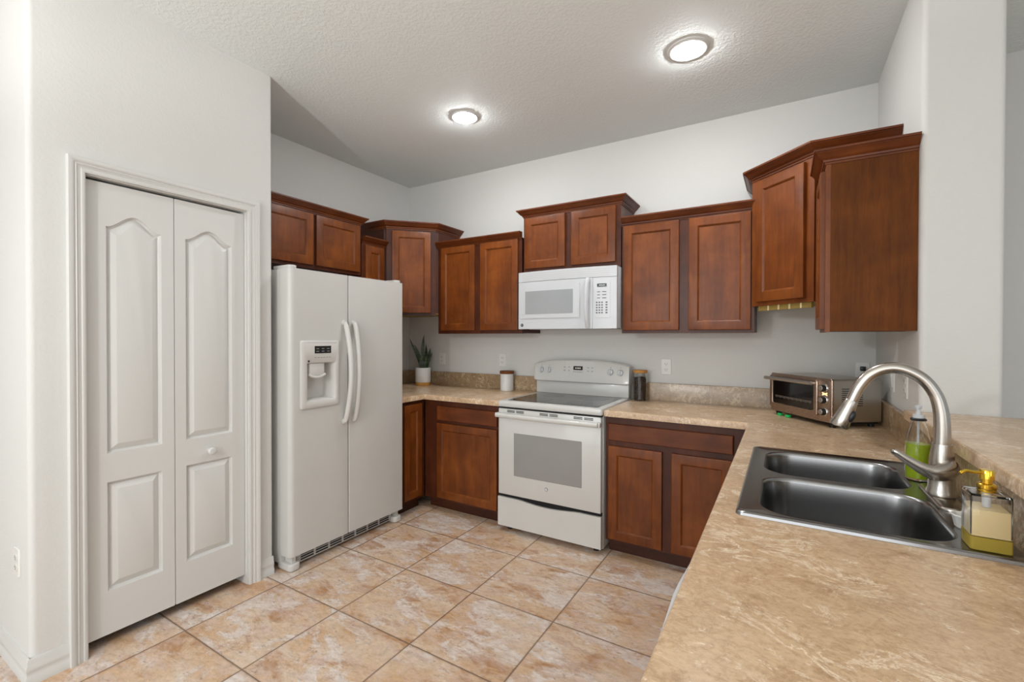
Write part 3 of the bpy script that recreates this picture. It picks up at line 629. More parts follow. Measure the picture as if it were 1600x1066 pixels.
# ------------------------------------------------------------------ refrigerator
def fridge():
    y0, y1, ym = -1.792, -0.897, -1.3855; xf = 0.79; zb, zt = 0.088, 1.752
    root = thing('refrigerator', 'white side-by-side refrigerator with an ice dispenser, beside the pantry wall', 'refrigerator', (0.4, (y0 + y1) / 2, 0))
    sbox('fridge_cabinet', (0.03, 0.690, y0 + 0.005, y1 - 0.005, 0.03, 1.752), 'fridge', root, 0.004)
    def door_plan(a, b, ra, rb): return roundpoly([(0.698, a), (xf, a), (xf, b), (0.698, b)], {1: ra, 2: rb}, 8)
    # freezer door (with the dispenser hole)
    hy0, hy1, hz0, hz1 = -1.715, -1.475, 0.945, 1.322
    a, b = y0, ym - 0.003; bm = nb()
    prism(bm, roundpoly([(0.698, a), (xf, a), (xf, hy0), (0.698, hy0)], {1: 0.03}, 8), zb, zt)
    prism(bm, roundpoly([(0.698, hy1), (xf, hy1), (xf, b), (0.698, b)], {2: 0.006}, 4), zb, zt)
    box(bm, 0.698, xf, hy0, hy1, zb, hz0); box(bm, 0.698, xf, hy0, hy1, hz1, zt)
    fd = obj('freezer_door', bm, 'fridge', root, smooth=30)
    bm = nb(); prism(bm, door_plan(ym + 0.003, y1, 0.006, 0.012), zb, zt); rd = obj('fridge_door', bm, 'fridge', root, smooth=30)
    # dispenser housing
    R = lambda o, z_0, z_1, rad: None
    def ring(x, yy0, yy1, zz0, zz1, rad): return [(x, p, q) for p, q in rrect(yy0, yy1, zz0, zz1, rad, 4)]
    bm = nb(); Y0, Y1, Z0, Z1 = -1.728, -1.463, 0.932, 1.335; w0, w1, v0, v1 = -1.690, -1.492, 0.972, 1.205
    loft(bm, [ring(xf + 0.0002, Y0, Y1, Z0, Z1, 0.012), ring(xf + 0.009, Y0 + 0.001, Y1 - 0.001, Z0 + 0.001, Z1 - 0.001, 0.012), ring(xf + 0.013, Y0 + 0.006, Y1 - 0.006, Z0 + 0.006, Z1 - 0.006, 0.01), ring(xf + 0.012, w0, w1, v0, v1, 0.006), ring(xf + 0.008, w0 + 0.004, w1 - 0.004, v0 + 0.004, v1 - 0.004, 0.006), ring(0.715, w0 + 0.02, w1 - 0.02, v0 + 0.012, v1 - 0.004, 0.02)], False, True)
    hs = obj('dispenser_housing', bm, 'fridge_plastic', fd, smooth=40)
    xs_ = xf + 0.0125
    bm = nb(); box(bm, xs_, xs_ + 0.0015, -1.640, -1.527, 1.258, 1.302); obj('display', bm, 'lcd', fd)
    for k in range(3):
        for j in range(2): bm = nb(); box(bm, xs_ + 0.0014, xs_ + 0.002, -1.630 + 0.037 * k, -1.612 + 0.037 * k, 1.268 + 0.016 * j, 1.272 + 0.016 * j); obj('display_icon', bm, 'print', fd)
    for k in range(6): bm = nb(); box(bm, xs_ + 0.0002, xs_ + 0.001, -1.640 + 0.020 * k, -1.628 + 0.020 * k, 1.232, 1.235); obj('touch_key', bm, 'print', fd)
    bm = nb(); box(bm, xs_ + 0.0002, xs_ + 0.0012, -1.690, -1.492, 1.322, 1.3235); obj('panel_groove', bm, 'plastic_g', fd)
    bm = nb(); lathe(bm, [(0.0, 0), (0.006, 0), (0.006, 0.002), (0, 0.003)], (xs_, -1.680, 1.213), 16, (1, 0, 0)); obj('indicator_lamp', bm, 'slot', fd)
    bm = nb(); P = bez([(0.79, -1.672, 1.135), (0.797, -1.640, 1.118), (0.797, -1.600, 1.116), (0.79, -1.560, 1.130)], 8); tube(bm, P, 0.008, 10); box(bm, 0.735, 0.793, -1.668, -1.565, 1.120, 1.2, 0.006); obj('ice_chute', bm, 'fridge_plastic', fd)
    # bow handles
    for yy, par in ((-1.420, fd), (-1.346, rd)):
        P = [(xf + 0.012 + 0.050 * math.sin(PI * k / 24) ** 0.8, yy + 0.006 * math.sin(PI * k / 24) * (1 if yy < ym else -1), 0.815 + 0.635 * k / 24) for k in range(25)]
        bm = nb(); tube(bm, P, [0.016 if 0 < k < 24 else 0.012 for k in range(25)], 14, 0.9)
        for z_ in (0.818, 1.447): lathe(bm, [(0.017, 0), (0.016, 0.014), (0.0, 0.016)], (xf, yy, z_), 16, (1, 0, 0))
        obj('handle', bm, 'fridge_plastic', par, smooth=60)
    # door gasket line, hinge caps, grille, feet
    sbox('door_gasket', (0.691, 0.6975, y0 + 0.012, y1 - 0.012, zb + 0.01, zt - 0.01), 'plastic_g', root)
    for a, b in ((y0 + 0.008, y0 + 0.062), (y1 - 0.062, y1 - 0.004)):
        bm = nb(); prism(bm, roundpoly([(0.62, a), (0.775, a), (0.775, b), (0.62, b)], {1: 0.02, 2: 0.02}), 1.7525, 1.772); bevel_sharp(bm, 0.004, 2); obj('hinge_cover', bm, 'fridge_plastic', root)
    bm = nb(); box(bm, 0.70, 0.742, y0 + 0.07, y1 - 0.07, 0.018, 0.082, 0.003); g = obj('toe_grille', bm, 'plastic_g', root)
    bm = nb()
    n = 7; w = (y1 - y0 - 0.18) / n
    for k in range(n):
        for z_ in (0.028, 0.043, 0.058): box(bm, 0.7415, 0.744, y0 + 0.09 + w * k + 0.008, y0 + 0.09 + w * (k + 1) - 0.008, z_, z_ + 0.009)
    obj('grille_slot', bm, 'slot', g)
    for a, b in ((y0 + 0.004, y0 + 0.075), (y1 - 0.075, y1 - 0.004)):
        bm = nb(); prism(bm, roundpoly([(0.66, a), (0.785, a), (0.785, b), (0.66, b)], {1: 0.025, 2: 0.025}), 0.002, 0.045); bevel_sharp(bm, 0.008, 3); box(bm, 0.70, 0.765, (a + b) / 2 - 0.012, (a + b) / 2 + 0.012, 0.04, 0.084); obj('foot_cover', bm, 'fridge_plastic', root)
fridge()

# ------------------------------------------------------------------ range
def kitchen_range():
    x0, x1 = 1.4775, 2.2395; xc = (x0 + x1) / 2
    root = thing('range', 'white freestanding electric range with a black glass cooktop, between the base cabinets', 'range', (xc, -0.34, 0))
    sbox('range_body', (x0 + 0.002, x1 - 0.002, -0.635, -0.03, 0.03, 0.872), 'enamel', root, 0.004)
    bm = nb()
    for xx in (x0 + 0.06, x1 - 0.06):
        for yy in (-0.60, -0.08): bm = nb(); lathe(bm, [(0.018, 0.0), (0.018, 0.03)], (xx, yy, 0.0), 14); obj('levelling_foot', bm, 'black', root)
    bm = nb(); loft(bm, [[(x, y, z) for x, y in rrect(x0 + i, x1 - i, -0.672 + i, -0.035, 0.012, 4)] for i, z in ((0.002, 0.8725), (0, 0.876), (0, 0.902), (0.003, 0.910), (0.009, 0.9135))]); ct = obj('cooktop_frame', bm, 'enamel', root)
    bm = nb(); loft(bm, [[(x, y, z) for x, y in rrect(1.528, 2.196, -0.628, -0.115, 0.012, 4)] for z in (0.9138, 0.9150)]); gl = obj('glass_cooktop', bm, 'cooktop', root, label='black glass cooktop')
    for bx, by, br in ((1.69, -0.49, 0.115), (2.02, -0.49, 0.09), (1.70, -0.235, 0.085), (2.02, -0.235, 0.11)):
        bm = nb(); lathe(bm, [(br - 0.002, 0.0), (br, 0.0), (br, 0.0003), (br - 0.002, 0.0003)], (bx, by, 0.9151), 48); obj('burner_ring', bm, 'burner', gl)
    # oven door
    bm = nb(); box(bm, x0 + 0.006, x1 - 0.006, -0.673, -0.636, 0.262, 0.862, 0.006); od = obj('oven_door', bm, 'enamel', root)
    bm = nb(); loft(bm, [[(x, y, z) for x, z in rrect(1.610, 2.108, 0.402, 0.697, 0.004, 3)] for y in (-0.6732, -0.6745)]); obj('oven_window', bm, 'ovenglass', od, label='grey tinted oven window')
    bm = nb(); box(bm, x0 + 0.004, x1 - 0.004, -0.674, -0.637, 0.8625, 0.871); obj('door_gap', bm, 'gap', od)
    bm = nb()
    for c_ in (1.622, 1.875, 2.118):
        for k in (-1, 1):
            for zz in (0.838, 0.847): bm = nb(); box(bm, c_ + k * 0.036 - 0.030, c_ + k * 0.036 + 0.030, -0.6745, -0.672, zz, zz + 0.0048); obj('vent_slot', bm, 'slot', od)
    P = [(x0 + 0.012 + (x1 - x0 - 0.024) * k / 20, -0.712 - 0.012 * math.sin(PI * k / 20), 0.818) for k in range(21)]
    bm = nb(); tube(bm, P, [0.0150] * 21, 14, 1.2)
    for e in (P[0], P[-1]): box(bm, e[0] - 0.012, e[0] + 0.012, -0.712, -0.672, 0.803, 0.833, 0.004)
    obj('door_handle', bm, 'enamel', od, smooth=50)
    bm = nb(); lathe(bm, [(0.0, 0), (0.0125, 0), (0.0125, 0.0015), (0, 0.002)], (1.858, -0.673, 0.350), 24, (0, -1, 0)); em = obj('emblem', bm, 'emblem', od)
    bm = nb(); lathe(bm, [(0.009, 0.0), (0.0103, 0.0), (0.0103, 0.0006), (0.009, 0.0006)], (1.858, -0.6749, 0.350), 24, (0, -1, 0)); tube(bm, [(1.858 + 0.0055 * math.cos(a) * (1 - a / 12), -0.6752, 0.350 + 0.0055 * math.sin(a) * (1 - a / 12)) for a in [0.6 + k * 0.45 for k in range(13)]], 0.0007, 6); obj('emblem_script', bm, 'plastic', em)
    # storage drawer with the curved dark finger gap above
    n = 20; bm = nb(); top = lambda t: 0.242 - 0.016 * math.sin(PI * min(1, max(0, (t - 0.22) / 0.56))) ** 1.0
    fr = [(x0 + 0.004 + (x1 - x0 - 0.008) * k / n, top(k / n)) for k in range(n + 1)]
    out = [(x0 + 0.004, 0.042), (x1 - 0.004, 0.042)] + fr[::-1]
    loft(bm, [[(x, y, z) for x, z in out] for y in (-0.637, -0.676)]); obj('storage_drawer', bm, 'enamel', root)
    sbox('drawer_gap', (x0 + 0.006, x1 - 0.006, -0.660, -0.637, 0.226, 0.2615), 'gap', root)
    # backguard
    bm = nb(); box(bm, x0 + 0.004, x1 - 0.004, -0.098, -0.034, 0.9142, 1.02, 0.005); obj('backguard_riser', bm, 'enamel', root)
    def topz(t): return 1.150 + 0.036 * (1 - abs(2 * t - 1) ** 2.6)
    bm = nb(); loops = []
    for k in range(33):
        t = k / 32; x = x0 - 0.004 + (x1 - x0 + 0.008) * t; e = 0.0 if 0 < k < 32 else 0.006; z1 = topz(t) - e
        loops.append([(x, -0.034, 1.010 + e), (x, -0.122 + e, 1.010 + e), (x, -0.130 + e, 1.018 + e), (x, -0.112, z1 - 0.012), (x, -0.104, z1 - 0.003), (x, -0.094, z1), (x, -0.034, z1)])
    loft(bm, loops); con = obj('control_console', bm, 'enamel', root, smooth=35)
    dn = Vector((0, -1, 0.14)).normalized(); Y = lambda z, x=1.858: -0.130 + 0.018 * (z - 1.018) / (topz((x - x0 + 0.004) / (x1 - x0 + 0.008)) - 0.012 - 1.018)
    for kx, kz in ((1.540, 1.098), (1.606, 1.100), (2.108, 1.100), (2.182, 1.098)):
        bm = nb(); lathe(bm, [(0.0, 0.0), (0.026, 0.0), (0.026, 0.003), (0.021, 0.005), (0.020, 0.018), (0.018, 0.021), (0.0, 0.022)], (kx, Y(kz, kx) + 0.001, kz), 28, dn); kb = obj('control_knob', bm, 'plastic', con)
        bm = nb(); box(bm, kx - 0.0045, kx + 0.0045, Y(kz, kx) - 0.030, Y(kz, kx) - 0.018, kz - 0.018, kz + 0.021, 0.002); obj('knob_grip', bm, 'plastic', kb)
    bm = nb(); z_ = 1.118; loft(bm, [[(x, Y(z, x) - d, z) for x, z in rrect(1.812, 1.888, 1.106, 1.136, 0.002, 2)] for d in (0.0003, 0.0015)]); obj('clock_display', bm, 'lcd', con)
    bm = nb()
    for k in range(4): box(bm, 1.828 + 0.012 * k, 1.835 + 0.012 * k, Y(1.12) - 0.0025, Y(1.12) - 0.0014, 1.117, 1.125)
    obj('clock_digit', bm, 'amber_digit', con)
    marks = [(xx, 0.014, zz, 0.005) for xx in (1.732, 1.768, 1.925, 1.958) for zz in (1.098, 1.124)] + [(1.81 + 0.017 * k, 0.012, 1.090, 0.0045) for k in range(5)] + [(kx - 0.003, 0.006, 1.133, 0.005) for kx in (1.540, 1.606, 2.108, 2.182)]
    for xx, ww, zz, hh in marks: bm = nb(); box(bm, xx, xx + ww, Y(zz, xx) - 0.0012, Y(zz, xx) + 0.0004, zz, zz + hh); obj('touch_key', bm, 'print', con)
kitchen_range()

# ------------------------------------------------------------------ microwave
def microwave():
    x0, x1, z0, z1 = 1.4795, 2.2385, 1.4175, 1.8405; xc = (x0 + x1) / 2
    root = thing('microwave', 'white over-the-range microwave mounted above the range', 'microwave', (xc, -0.2, z0))
    sbox('microwave_body', (x0, x1, -0.362, -0.003, z0 + 0.004, z1 - 0.001), 'plastic', root, 0.003)
    def bow(x): return -0.388 - 0.030 * (1 - ((x - xc) / (x1 - xc)) ** 2)
    def slab(bm, a, b, z_0, z_1, d0, d1, n=16, yb=None):
        """slab following the bowed front between a..b, from depth d0 (outside) to d1 or to the flat plane yb"""
        loops = []
        for k in range(n + 1):
            x = a + (b - a) * k / n; f = bow(x) - d0; q = yb if yb is not None else bow(x) - d1
            loops.append([(x, q, z_0), (x, f, z_0), (x, f, z_1), (x, q, z_1)])
        loft(bm, loops)
    XD = 2.030                                   # hinge door / control panel split
    bm = nb(); slab(bm, x0, x1, 1.768, z1, 0.0, 0, yb=-0.3622); vg = obj('vent_grille', bm, 'plastic', root)
    bm = nb()
    for k in range(4): slab(bm, x0 + 0.035, x1 - 0.045, 1.778 + 0.014 * k, 1.7815 + 0.014 * k, 0.0006, -0.002)
    obj('vent_slat', bm, 'plastic_g', vg)
    bm = nb(); slab(bm, x0, XD + 0.045, z0, 1.765, 0.0, 0, yb=-0.3622); dr = obj('microwave_door', bm, 'plastic', root)
    bm = nb(); slab(bm, 1.508, 1.985, 1.497, 1.735, 0.004, 0.0002); obj('door_frame', bm, 'plastic', dr)
    bm = nb(); slab(bm, 1.545, 1.935, 1.528, 1.695, 0.0055, 0.0042); obj('microwave_window', bm, 'mwglass', dr, label='grey mesh window')
    bm = nb(); slab(bm, XD + 0.047, x1, z0, 1.765, 0.0, 0, yb=-0.3622); cp = obj('control_panel', bm, 'plastic', root)
    bm = nb(); slab(bm, 2.085, 2.195, 1.49, 1.735, 0.0018, 0.0002); obj('keypad_plate', bm, 'plastic', cp)
    bm = nb(); slab(bm, 2.108, 2.172, 1.700, 1.722, 0.003, 0.0019); obj('clock_display', bm, 'lcd', cp)
    bm = nb()
    for k in range(4): slab(bm, 2.122 + 0.010 * k, 2.127 + 0.010 * k, 1.708, 1.714, 0.0034, 0.0031, 2)
    obj('clock_digit', bm, 'lcd_digit', cp)
    keys = [(2.100 + 0.018 * c_, 2.111 + 0.018 * c_, 1.520 + 0.0175 * q, 1.529 + 0.0175 * q) for q in range(5) for c_ in range(3)] + [(2.165, 2.178, 1.520 + 0.0175 * q, 1.529 + 0.0175 * q) for q in range(5)] + [(a, b, 1.622 + 0.021 * q, 1.627 + 0.021 * q) for q in range(3) for a, b in ((2.108, 2.128), (2.142, 2.170))]
    for a, b, z_0, z_1 in keys: bm = nb(); slab(bm, a, b, z_0, z_1, 0.0024, 0.0019, 2); obj('keypad_button', bm, 'printd', cp)
    hx = 2.045; P = [(hx, bow(hx) - 0.006 - 0.030 * math.sin(PI * k / 16) ** 0.7, 1.424 + 0.335 * k / 16) for k in range(17)]
    bm = nb(); tube(bm, P, 0.0165, 14, 0.75); obj('door_handle', bm, 'plastic', dr, smooth=60)
    ex, ez = 1.513, 1.447
    bm = nb(); lathe(bm, [(0.0, 0), (0.0125, 0), (0.0125, 0.0015), (0, 0.002)], (ex, bow(ex), ez), 24, (-0.14, -1, 0)); em = obj('emblem', bm, 'emblem', dr)
    bm = nb(); tube(bm, [(ex + 0.006 * math.cos(a) * (1 - a / 12), bow(ex) - 0.0024, ez + 0.006 * math.sin(a) * (1 - a / 12)) for a in [0.6 + k * 0.45 for k in range(13)]], 0.0008, 6); obj('emblem_script', bm, 'plastic', em)
    bm = nb(); box(bm, x0 + 0.06, x1 - 0.06, -0.33, -0.06, z0 - 0.002, z0 + 0.003); obj('bottom_filter', bm, 'plastic_g', root)
microwave()

# ------------------------------------------------------------------ toaster oven (turned 53 degrees)
def toaster():
    A = Vector((3.136, -0.243, 0)); B = Vector((3.406, -0.603, 0)); m, L = frame_matrix((A.x, A.y), (B.x, B.y)); D = 0.272
    zb, zt = 0.930, 1.150; c = m @ Vector((L / 2, D / 2, 0)); root = thing('toaster_oven', 'brushed steel toaster oven with three knobs, angled in the back right counter corner', 'toaster oven', (c.x, c.y, CT1 + 0.0005))
    def T(bm): bmesh.ops.transform(bm, matrix=m, verts=bm.verts); return bm
    bm = nb(); loft(bm, [[(x, y, z) for x, z in rrect(0.002, L - 0.002, zb, zt - 0.002, 0.012, 4)] for y in (0.012, D)]); obj('oven_shell', T(bm), 'oven_side', root, label='plain steel shell')
    bm = nb(); loft(bm, [[(x, y, z) for x, z in rrect(i, L - i, zb + i, zt - i, 0.010, 4)] for i, y in ((0, 0.0118), (0, 0.002), (0.002, 0.0))]); ff = obj('front_frame', T(bm), 'oven_metal', root, label='steel front frame coloured with a warm reflection')
    xd = L - 0.082
    bm = nb(); loft(bm, [[(x, y, z) for x, z in rrect(0.006 + i, xd - i, zb + 0.026 + i, zt - 0.012 - i, 0.008, 3)] for i, y in ((0, -0.0003), (0, -0.012), (0.002, -0.014), (0.022, -0.014), (0.024, -0.011), (0.024, -0.004))], False, False); dr = obj('oven_door', T(bm), 'oven_metal', root)
    bm = nb(); loft(bm, [[(x, y, z) for x, z in rrect(0.0295, xd - 0.0235, zb + 0.0495, zt - 0.0355, 0.006, 3)] for y in (-0.0035, -0.0095)]); gl = obj('door_glass', T(bm), 'darkglass', dr)
    bm = nb()
    for k in range(3): box(bm, 0.05, xd - 0.04, -0.0105, -0.0098, zb + 0.085 + 0.004 * k, zb + 0.0865 + 0.004 * k)
    for k in range(9): box(bm, 0.06 + 0.032 * k, 0.0615 + 0.032 * k, -0.0105, -0.0098, zb + 0.080, zb + 0.094)
    obj('wire_rack', T(bm), 'oven_side', gl)
    zh = zt - 0.028
    bm = nb(); tube(bm, [(0.004, -0.042, zh), (xd - 0.004, -0.042, zh)], 0.0095, 16)
    for xx in (0.018, xd - 0.018): box(bm, xx - 0.008, xx + 0.008, -0.042, -0.0135, zh - 0.006, zh + 0.006, 0.002)
    obj('door_handle', T(bm), 'oven_side', dr)
    bm = nb(); box(bm, xd + 0.006, L - 0.008, -0.003, -0.0002, zb + 0.012, zt - 0.010, 0.001); pn = obj('control_panel', T(bm), 'oven_metal', root)
    xk = (xd + L) / 2 - 0.001
    for kz in (zb + 0.052, zb + 0.112, zb + 0.172):
        bm = nb(); lathe(bm, [(0.0, 0), (0.0215, 0), (0.0215, 0.004), (0.019, 0.006), (0.0, 0.006)], (xk, -0.0032, kz), 28, (0, -1, 0)); kn = obj('dial', T(bm), 'chrome', pn)
        bm = nb(); lathe(bm, [(0.0, 0.0062), (0.0175, 0.0062), (0.0165, 0.022), (0.015, 0.024), (0.0, 0.024)], (xk, -0.0032, kz), 28, (0, -1, 0)); obj('dial_grip', T(bm), 'black', kn)
        bm = nb(); lathe(bm, [(0.0, 0.0242), (0.0135, 0.0242), (0.0125, 0.026), (0.0, 0.026)], (xk, -0.0032, kz), 24, (0, -1, 0)); obj('dial_cap', T(bm), 'oven_side', kn)
    bm = nb()
    for kz in (zb + 0.142,): loft(bm, [[(xk + x, -0.0032 - d, kz + z) for x, z in ((-0.018, -0.009), (0, -0.004), (0.018, -0.009), (0.014, 0), (0.018, 0.009), (0, 0.005), (-0.018, 0.009), (-0.014, 0))] for d in (0.0, 0.0006)])
    obj('panel_glint', T(bm), 'orange_glint', pn, label='orange reflection drawn as a glowing shape')  # orange reflection on the steel panel, painted as a glowing shape
    bm = nb()
    for j in range(2):
        for k in range(9): box(bm, L - 0.003, L - 0.0012, 0.055 + 0.075 * j, 0.115 + 0.075 * j - 0.02, zb + 0.085 + 0.0105 * k, zb + 0.089 + 0.0105 * k)
    obj('side_vent', T(bm), 'slot', root)
    bm = nb(); box(bm, 0.012, L - 0.012, 0.02, D - 0.004, zb - 0.008, zb - 0.0005); obj('base_tray', T(bm), 'black', root)
    for xx, yy in ((0.03, 0.03), (L - 0.03, 0.03), (0.03, D - 0.03), (L - 0.03, D - 0.03)):
        bm = nb(); lathe(bm, [(0.014, CT1 + 0.0005), (0.016, zb - 0.0085)], (xx, yy, 0), 16); obj('foot', T(bm), 'black', root)
    for s, w, txt in ((0.070, 0.026, 'green plastic clip under the toaster oven, the outer one nearest the left corner'), (0.135, 0.030, 'green plastic clip under the toaster oven, the inner one of the two')):
        bm = nb(); box(bm, s - w / 2, s + w / 2, -0.004, 0.016, CT1 + 0.0003, CT1 + 0.0150, 0.004, 3); tag(obj('plastic_clip', T(bm), 'green_plastic'), txt, 'clip')
toaster()

# ------------------------------------------------------------------ counter-top items
def plant():
    c = Vector((0.292, -0.128, CT1 + 0.0003)); root = thing('potted_plant', 'snake plant in a white pot with a wooden base, on the counter beside the refrigerator', 'plant', c)
    bm = nb(); lathe(bm, [(0.0, 0.0302), (0.070, 0.0302), (0.0715, 0.034), (0.0715, 0.162), (0.070, 0.165), (0.066, 0.165), (0.065, 0.150), (0.0, 0.149)], c, 40); obj('pot', bm, 'ceramic', root)
    bm = nb(); lathe(bm, [(0.0, 0.0), (0.066, 0.0), (0.069, 0.003), (0.069, 0.03), (0.0, 0.03)], c, 40); obj('pot_base', bm, 'lightwood', root, label='light wood base')
    bm = nb(); lathe(bm, [(0.0, 0.1495), (0.063, 0.1495), (0.058, 0.156), (0.0, 0.158)], c, 28); obj('soil', bm, 'soil', root)
    u = Vector((0.82, 0.57, 0)); n = Vector((-0.57, 0.82, 0))   # across the view, away from the camera
    spec = [(-0.026, -0.120, 0.355, 0.026, 0.01), (-0.016, -0.080, 0.285, 0.022, 0.01), (-0.006, 0.016, 0.405, 0.030, -0.02), (0.010, 0.034, 0.290, 0.026, -0.02), (0.026, 0.066, 0.245, 0.032, -0.01), (0.046, 0.080, 0.195, 0.020, -0.01), (-0.006, -0.010, 0.19, 0.036, -0.02), (0.006, 0.010, 0.16, 0.034, -0.025)]
    for b, e, h, w, dn in spec:
        loops = []; K = 12
        for k in range(K + 1):
            t = k / K; p = c + u * (b + (e - b) * t ** 1.25 + 0.008 * math.sin(t * 4 + h * 20)) + n * (dn + 0.012 * math.sin(3 * t + b * 50)) + Vector((0, 0, 0.152 + (h - 0.0) * t * 0.8))
            ww = w * 0.5 * (0.72 + 0.5 * math.sin(PI * min(1, t * 0.9 + 0.1))) * (1 - t ** 5 * 0.93); a = 0.25 * math.sin(5 * t + b * 90); side = u * math.cos(a) + n * math.sin(a); th = side.cross(Vector((0, 0, 1)))
            loops.append([p - side * ww, p - side * ww * 0.5 - th * 0.0045, p - th * 0.006, p + side * ww * 0.5 - th * 0.0045, p + side * ww, p + side * ww * 0.5 + th * 0.0005, p + th * -0.001, p - side * ww * 0.5 + th * 0.0005])
        bm = nb(); loft(bm, loops); obj('leaf', bm, 'leaf', root, smooth=50)
plant()
c = Vector((1.190, -0.084, CT1 + 0.0003)); root = thing('canister', 'white ceramic canister with a brown wooden lid, on the counter left of the range', 'canister', c)
bm = nb(); lathe(bm, [(0.0, 0), (0.053, 0), (0.056, 0.004), (0.056, 0.140), (0.054, 0.1435), (0.0, 0.1435)], c, 40); obj('jar', bm, 'ceramic', root)
bm = nb(); lathe(bm, [(0.0, 0.144), (0.060, 0.144), (0.061, 0.147), (0.061, 0.164), (0.059, 0.167), (0.0, 0.167)], c, 40); obj('lid', bm, 'darkwood', root)
c = Vector((2.312, -0.076, CT1 + 0.0003)); root = thing('glass_jar', 'tall clear glass jar of dark beans with a wooden lid, right of the range', 'jar', c)
bm = nb(); lathe(bm, [(0.0, 0), (0.046, 0), (0.0485, 0.004), (0.0485, 0.196), (0.047, 0.197), (0.0462, 0.196), (0.0462, 0.006), (0.0, 0.004)], c, 40); obj('jar', bm, 'glass', root)
bm = nb(); lathe(bm, [(0.0, 0.1975), (0.049, 0.1975), (0.0505, 0.200), (0.0505, 0.214), (0.048, 0.217), (0.0, 0.217)], c, 40); obj('lid', bm, 'lightwood', root)
bm = nb(); lathe(bm, [(0.0, 0.0065), (0.0385, 0.0065), (0.0385, 0.160), (0.0, 0.164)], c, 24)
t0 = bmesh.new(); bmesh.ops.create_uvsphere(t0, u_segments=8, v_segments=5, radius=1.0); me0 = bpy.data.meshes.new('bean'); t0.to_mesh(me0); t0.free()
for k in range(620):
    a = random.random() * 2 * PI; z = 0.013 + 0.15 * random.random(); rr = 0.0385 + 0.001 * random.random()
    if k > 560: rr = 0.036 * math.sqrt(random.random()); z = 0.163
    t = bmesh.new(); t.from_mesh(me0); from_e = Matrix.Translation(c + Vector((rr * math.cos(a), rr * math.sin(a), z))) @ Matrix.Rotation(a, 4, 'Z') @ Matrix.Rotation(random.random() * PI, 4, 'X') @ Matrix.Diagonal((0.0032, 0.0062, 0.0042, 1))
    for v in t.verts: v.co = from_e @ v.co
    me_ = bpy.data.meshes.new('tmp'); t.to_mesh(me_); t.free(); bm.from_mesh(me_); bpy.data.meshes.remove(me_)
bpy.data.meshes.remove(me0)
tag(obj('coffee_beans', bm, 'coffee', smooth=80), 'dark roasted beans filling the tall glass jar right of the range', 'beans', kind='stuff')

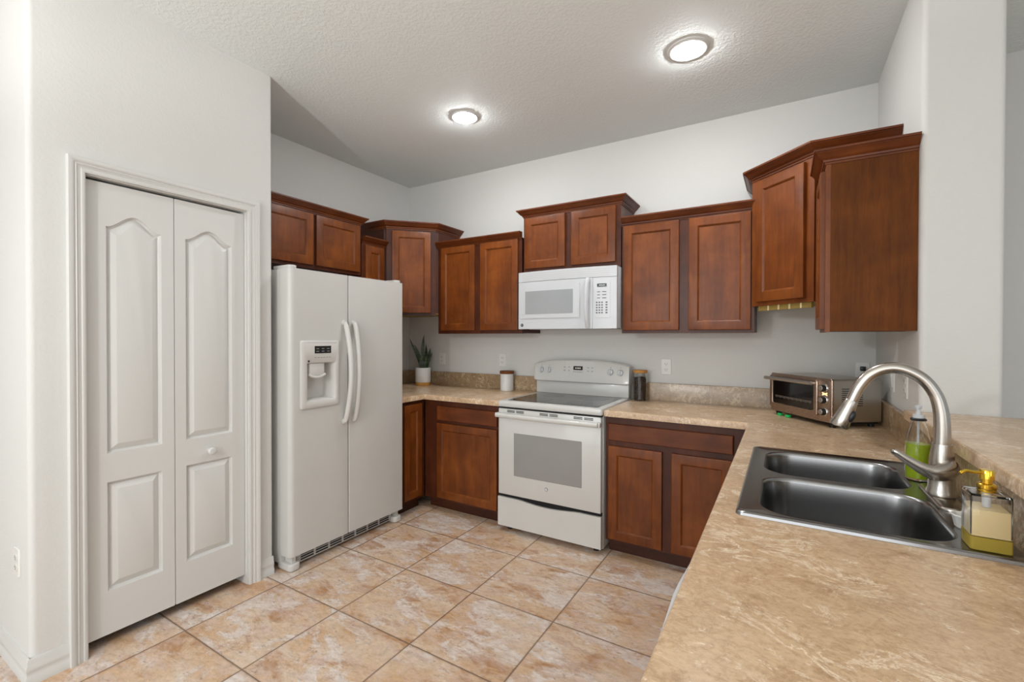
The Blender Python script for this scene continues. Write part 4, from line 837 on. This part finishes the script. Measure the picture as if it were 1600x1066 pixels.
# ------------------------------------------------------------------ outlets and switches
def outlet(label, pos, normal, style='outlet', gang=1, cat='outlet', plug=False):
    n = Vector(normal); side = Vector((-n.y, n.x, 0)); m = Matrix((side, Vector((0, 0, 1)), n)).transposed().to_4x4(); m.translation = Vector(pos)
    root = thing('wall_' + cat, label, cat, pos, 'wall outlets and switches')
    w = 0.035 * gang + (0.012 if gang > 1 else 0); bm = nb(); loft(bm, [[(x, y, z) for x, y in rrect(-w + i, w - i, -0.057 + i, 0.057 - i, 0.005, 3)] for i, z in ((0, 0.0003), (0, 0.003), (0.003, 0.006))]); bmesh.ops.transform(bm, matrix=m, verts=bm.verts); obj('cover_plate', bm, 'outlet', root)
    for g in range(gang):
        gx = 0 if gang == 1 else (-0.023 + 0.046 * g)
        if style == 'outlet':
            for s in (-1, 1):
                bm = nb(); loft(bm, [[(gx + x, s * 0.0195 + y, z) for x, y in rrect(-0.0165, 0.0165, -0.0145, 0.0145, 0.010, 5)] for z in (0.0062, 0.0085)]); bmesh.ops.transform(bm, matrix=m, verts=bm.verts); rc_ = obj('receptacle', bm, 'outlet', root)
                bm = nb()
                for a, b, cc_, d in ((-0.0075, -0.0055, -0.003, 0.007), (0.0055, 0.0075, -0.003, 0.005), (-0.002, 0.002, -0.010, -0.006)): box(bm, gx + a, gx + b, s * 0.0195 + cc_, s * 0.0195 + d, 0.0086, 0.0090)
                bmesh.ops.transform(bm, matrix=m, verts=bm.verts); obj('outlet_slot', bm, 'slot', rc_)
        else:
            bm = nb(); loft(bm, [[(gx + x, y, z) for x, y in rrect(-0.0165, 0.0165, -0.033, 0.033, 0.002, 2)] for z in (0.0062, 0.0075)]); loft(bm, [[(gx - 0.015, -0.031, 0.0076), (gx + 0.015, -0.031, 0.0076), (gx + 0.015, 0.031, 0.0076), (gx - 0.015, 0.031, 0.0076)], [(gx - 0.015, -0.031, 0.0082), (gx + 0.015, -0.031, 0.0082), (gx + 0.015, 0.031, 0.0125), (gx - 0.015, 0.031, 0.0125)]]); bmesh.ops.transform(bm, matrix=m, verts=bm.verts); obj('rocker', bm, 'outlet', root)
    return root, m
outlet('white wall outlet above the backsplash beside the snake plant', (0.420, 0.0, 1.152), (0, -1, 0))
outlet('white wall outlet above the white canister, left of the range', (1.096, 0.0, 1.158), (0, -1, 0))
outlet('white wall outlet above the counter right of the bean jar', (2.478, 0.0, 1.147), (0, -1, 0))
o_, m4 = outlet('white wall outlet with a black plug, behind the toaster oven', (3.597, 0.0, 1.157), (0, -1, 0))
bm = nb(); box(bm, -0.013, 0.013, 0.006, 0.032, 0.0092, 0.034, 0.004); bmesh.ops.transform(bm, matrix=m4, verts=bm.verts); pg = obj('power_plug', bm, 'black'); tag(pg, 'black power plug in the outlet behind the toaster oven', 'plug')
outlet('white rocker switch on the right wall, the plate nearer the back corner', (W, -0.50, 1.150), (-1, 0, 0), style='switch', cat='switch')
outlet('white wall outlet on the right wall, seen through the faucet arch', (W, -0.775, 1.148), (-1, 0, 0))
outlet('white wall outlet low on the wall at the far left edge, past the pantry corner', (0.545, PN, 0.445), (0, -1, 0))

# ------------------------------------------------------------------ ceiling lights
def can(label, x, y, r0, r1):
    root = thing('ceiling_light', label, 'ceiling light', (x, y, H - 0.02), 'round ceiling lights')
    bm = nb(); lathe(bm, [(r1, -0.0004), (r0, -0.0004), (r0 - 0.001, -0.004), (r0 - 0.006, -0.008), (r1 + 0.012, -0.011), (r1 + 0.002, -0.009), (r1, -0.006)], (x, y, H), 48)
    obj('trim_ring', bm, 'trim', root)
    bm = nb(); lathe(bm, [(0.0, -0.0004), (r1 - 0.0008, -0.0004), (r1 - 0.0008, -0.0120), (r1 * 0.8, -0.0220), (r1 * 0.4, -0.0285), (0.0, -0.0300)], (x, y, H), 40); obj('lens', bm, 'lens', root, label='glowing white lens')
can('lit round ceiling light with a wide white ring, nearer the right wall', 2.769, -0.885, 0.102, 0.070)
can('small lit round ceiling light towards the back left corner', 1.356, -0.900, 0.084, 0.070)
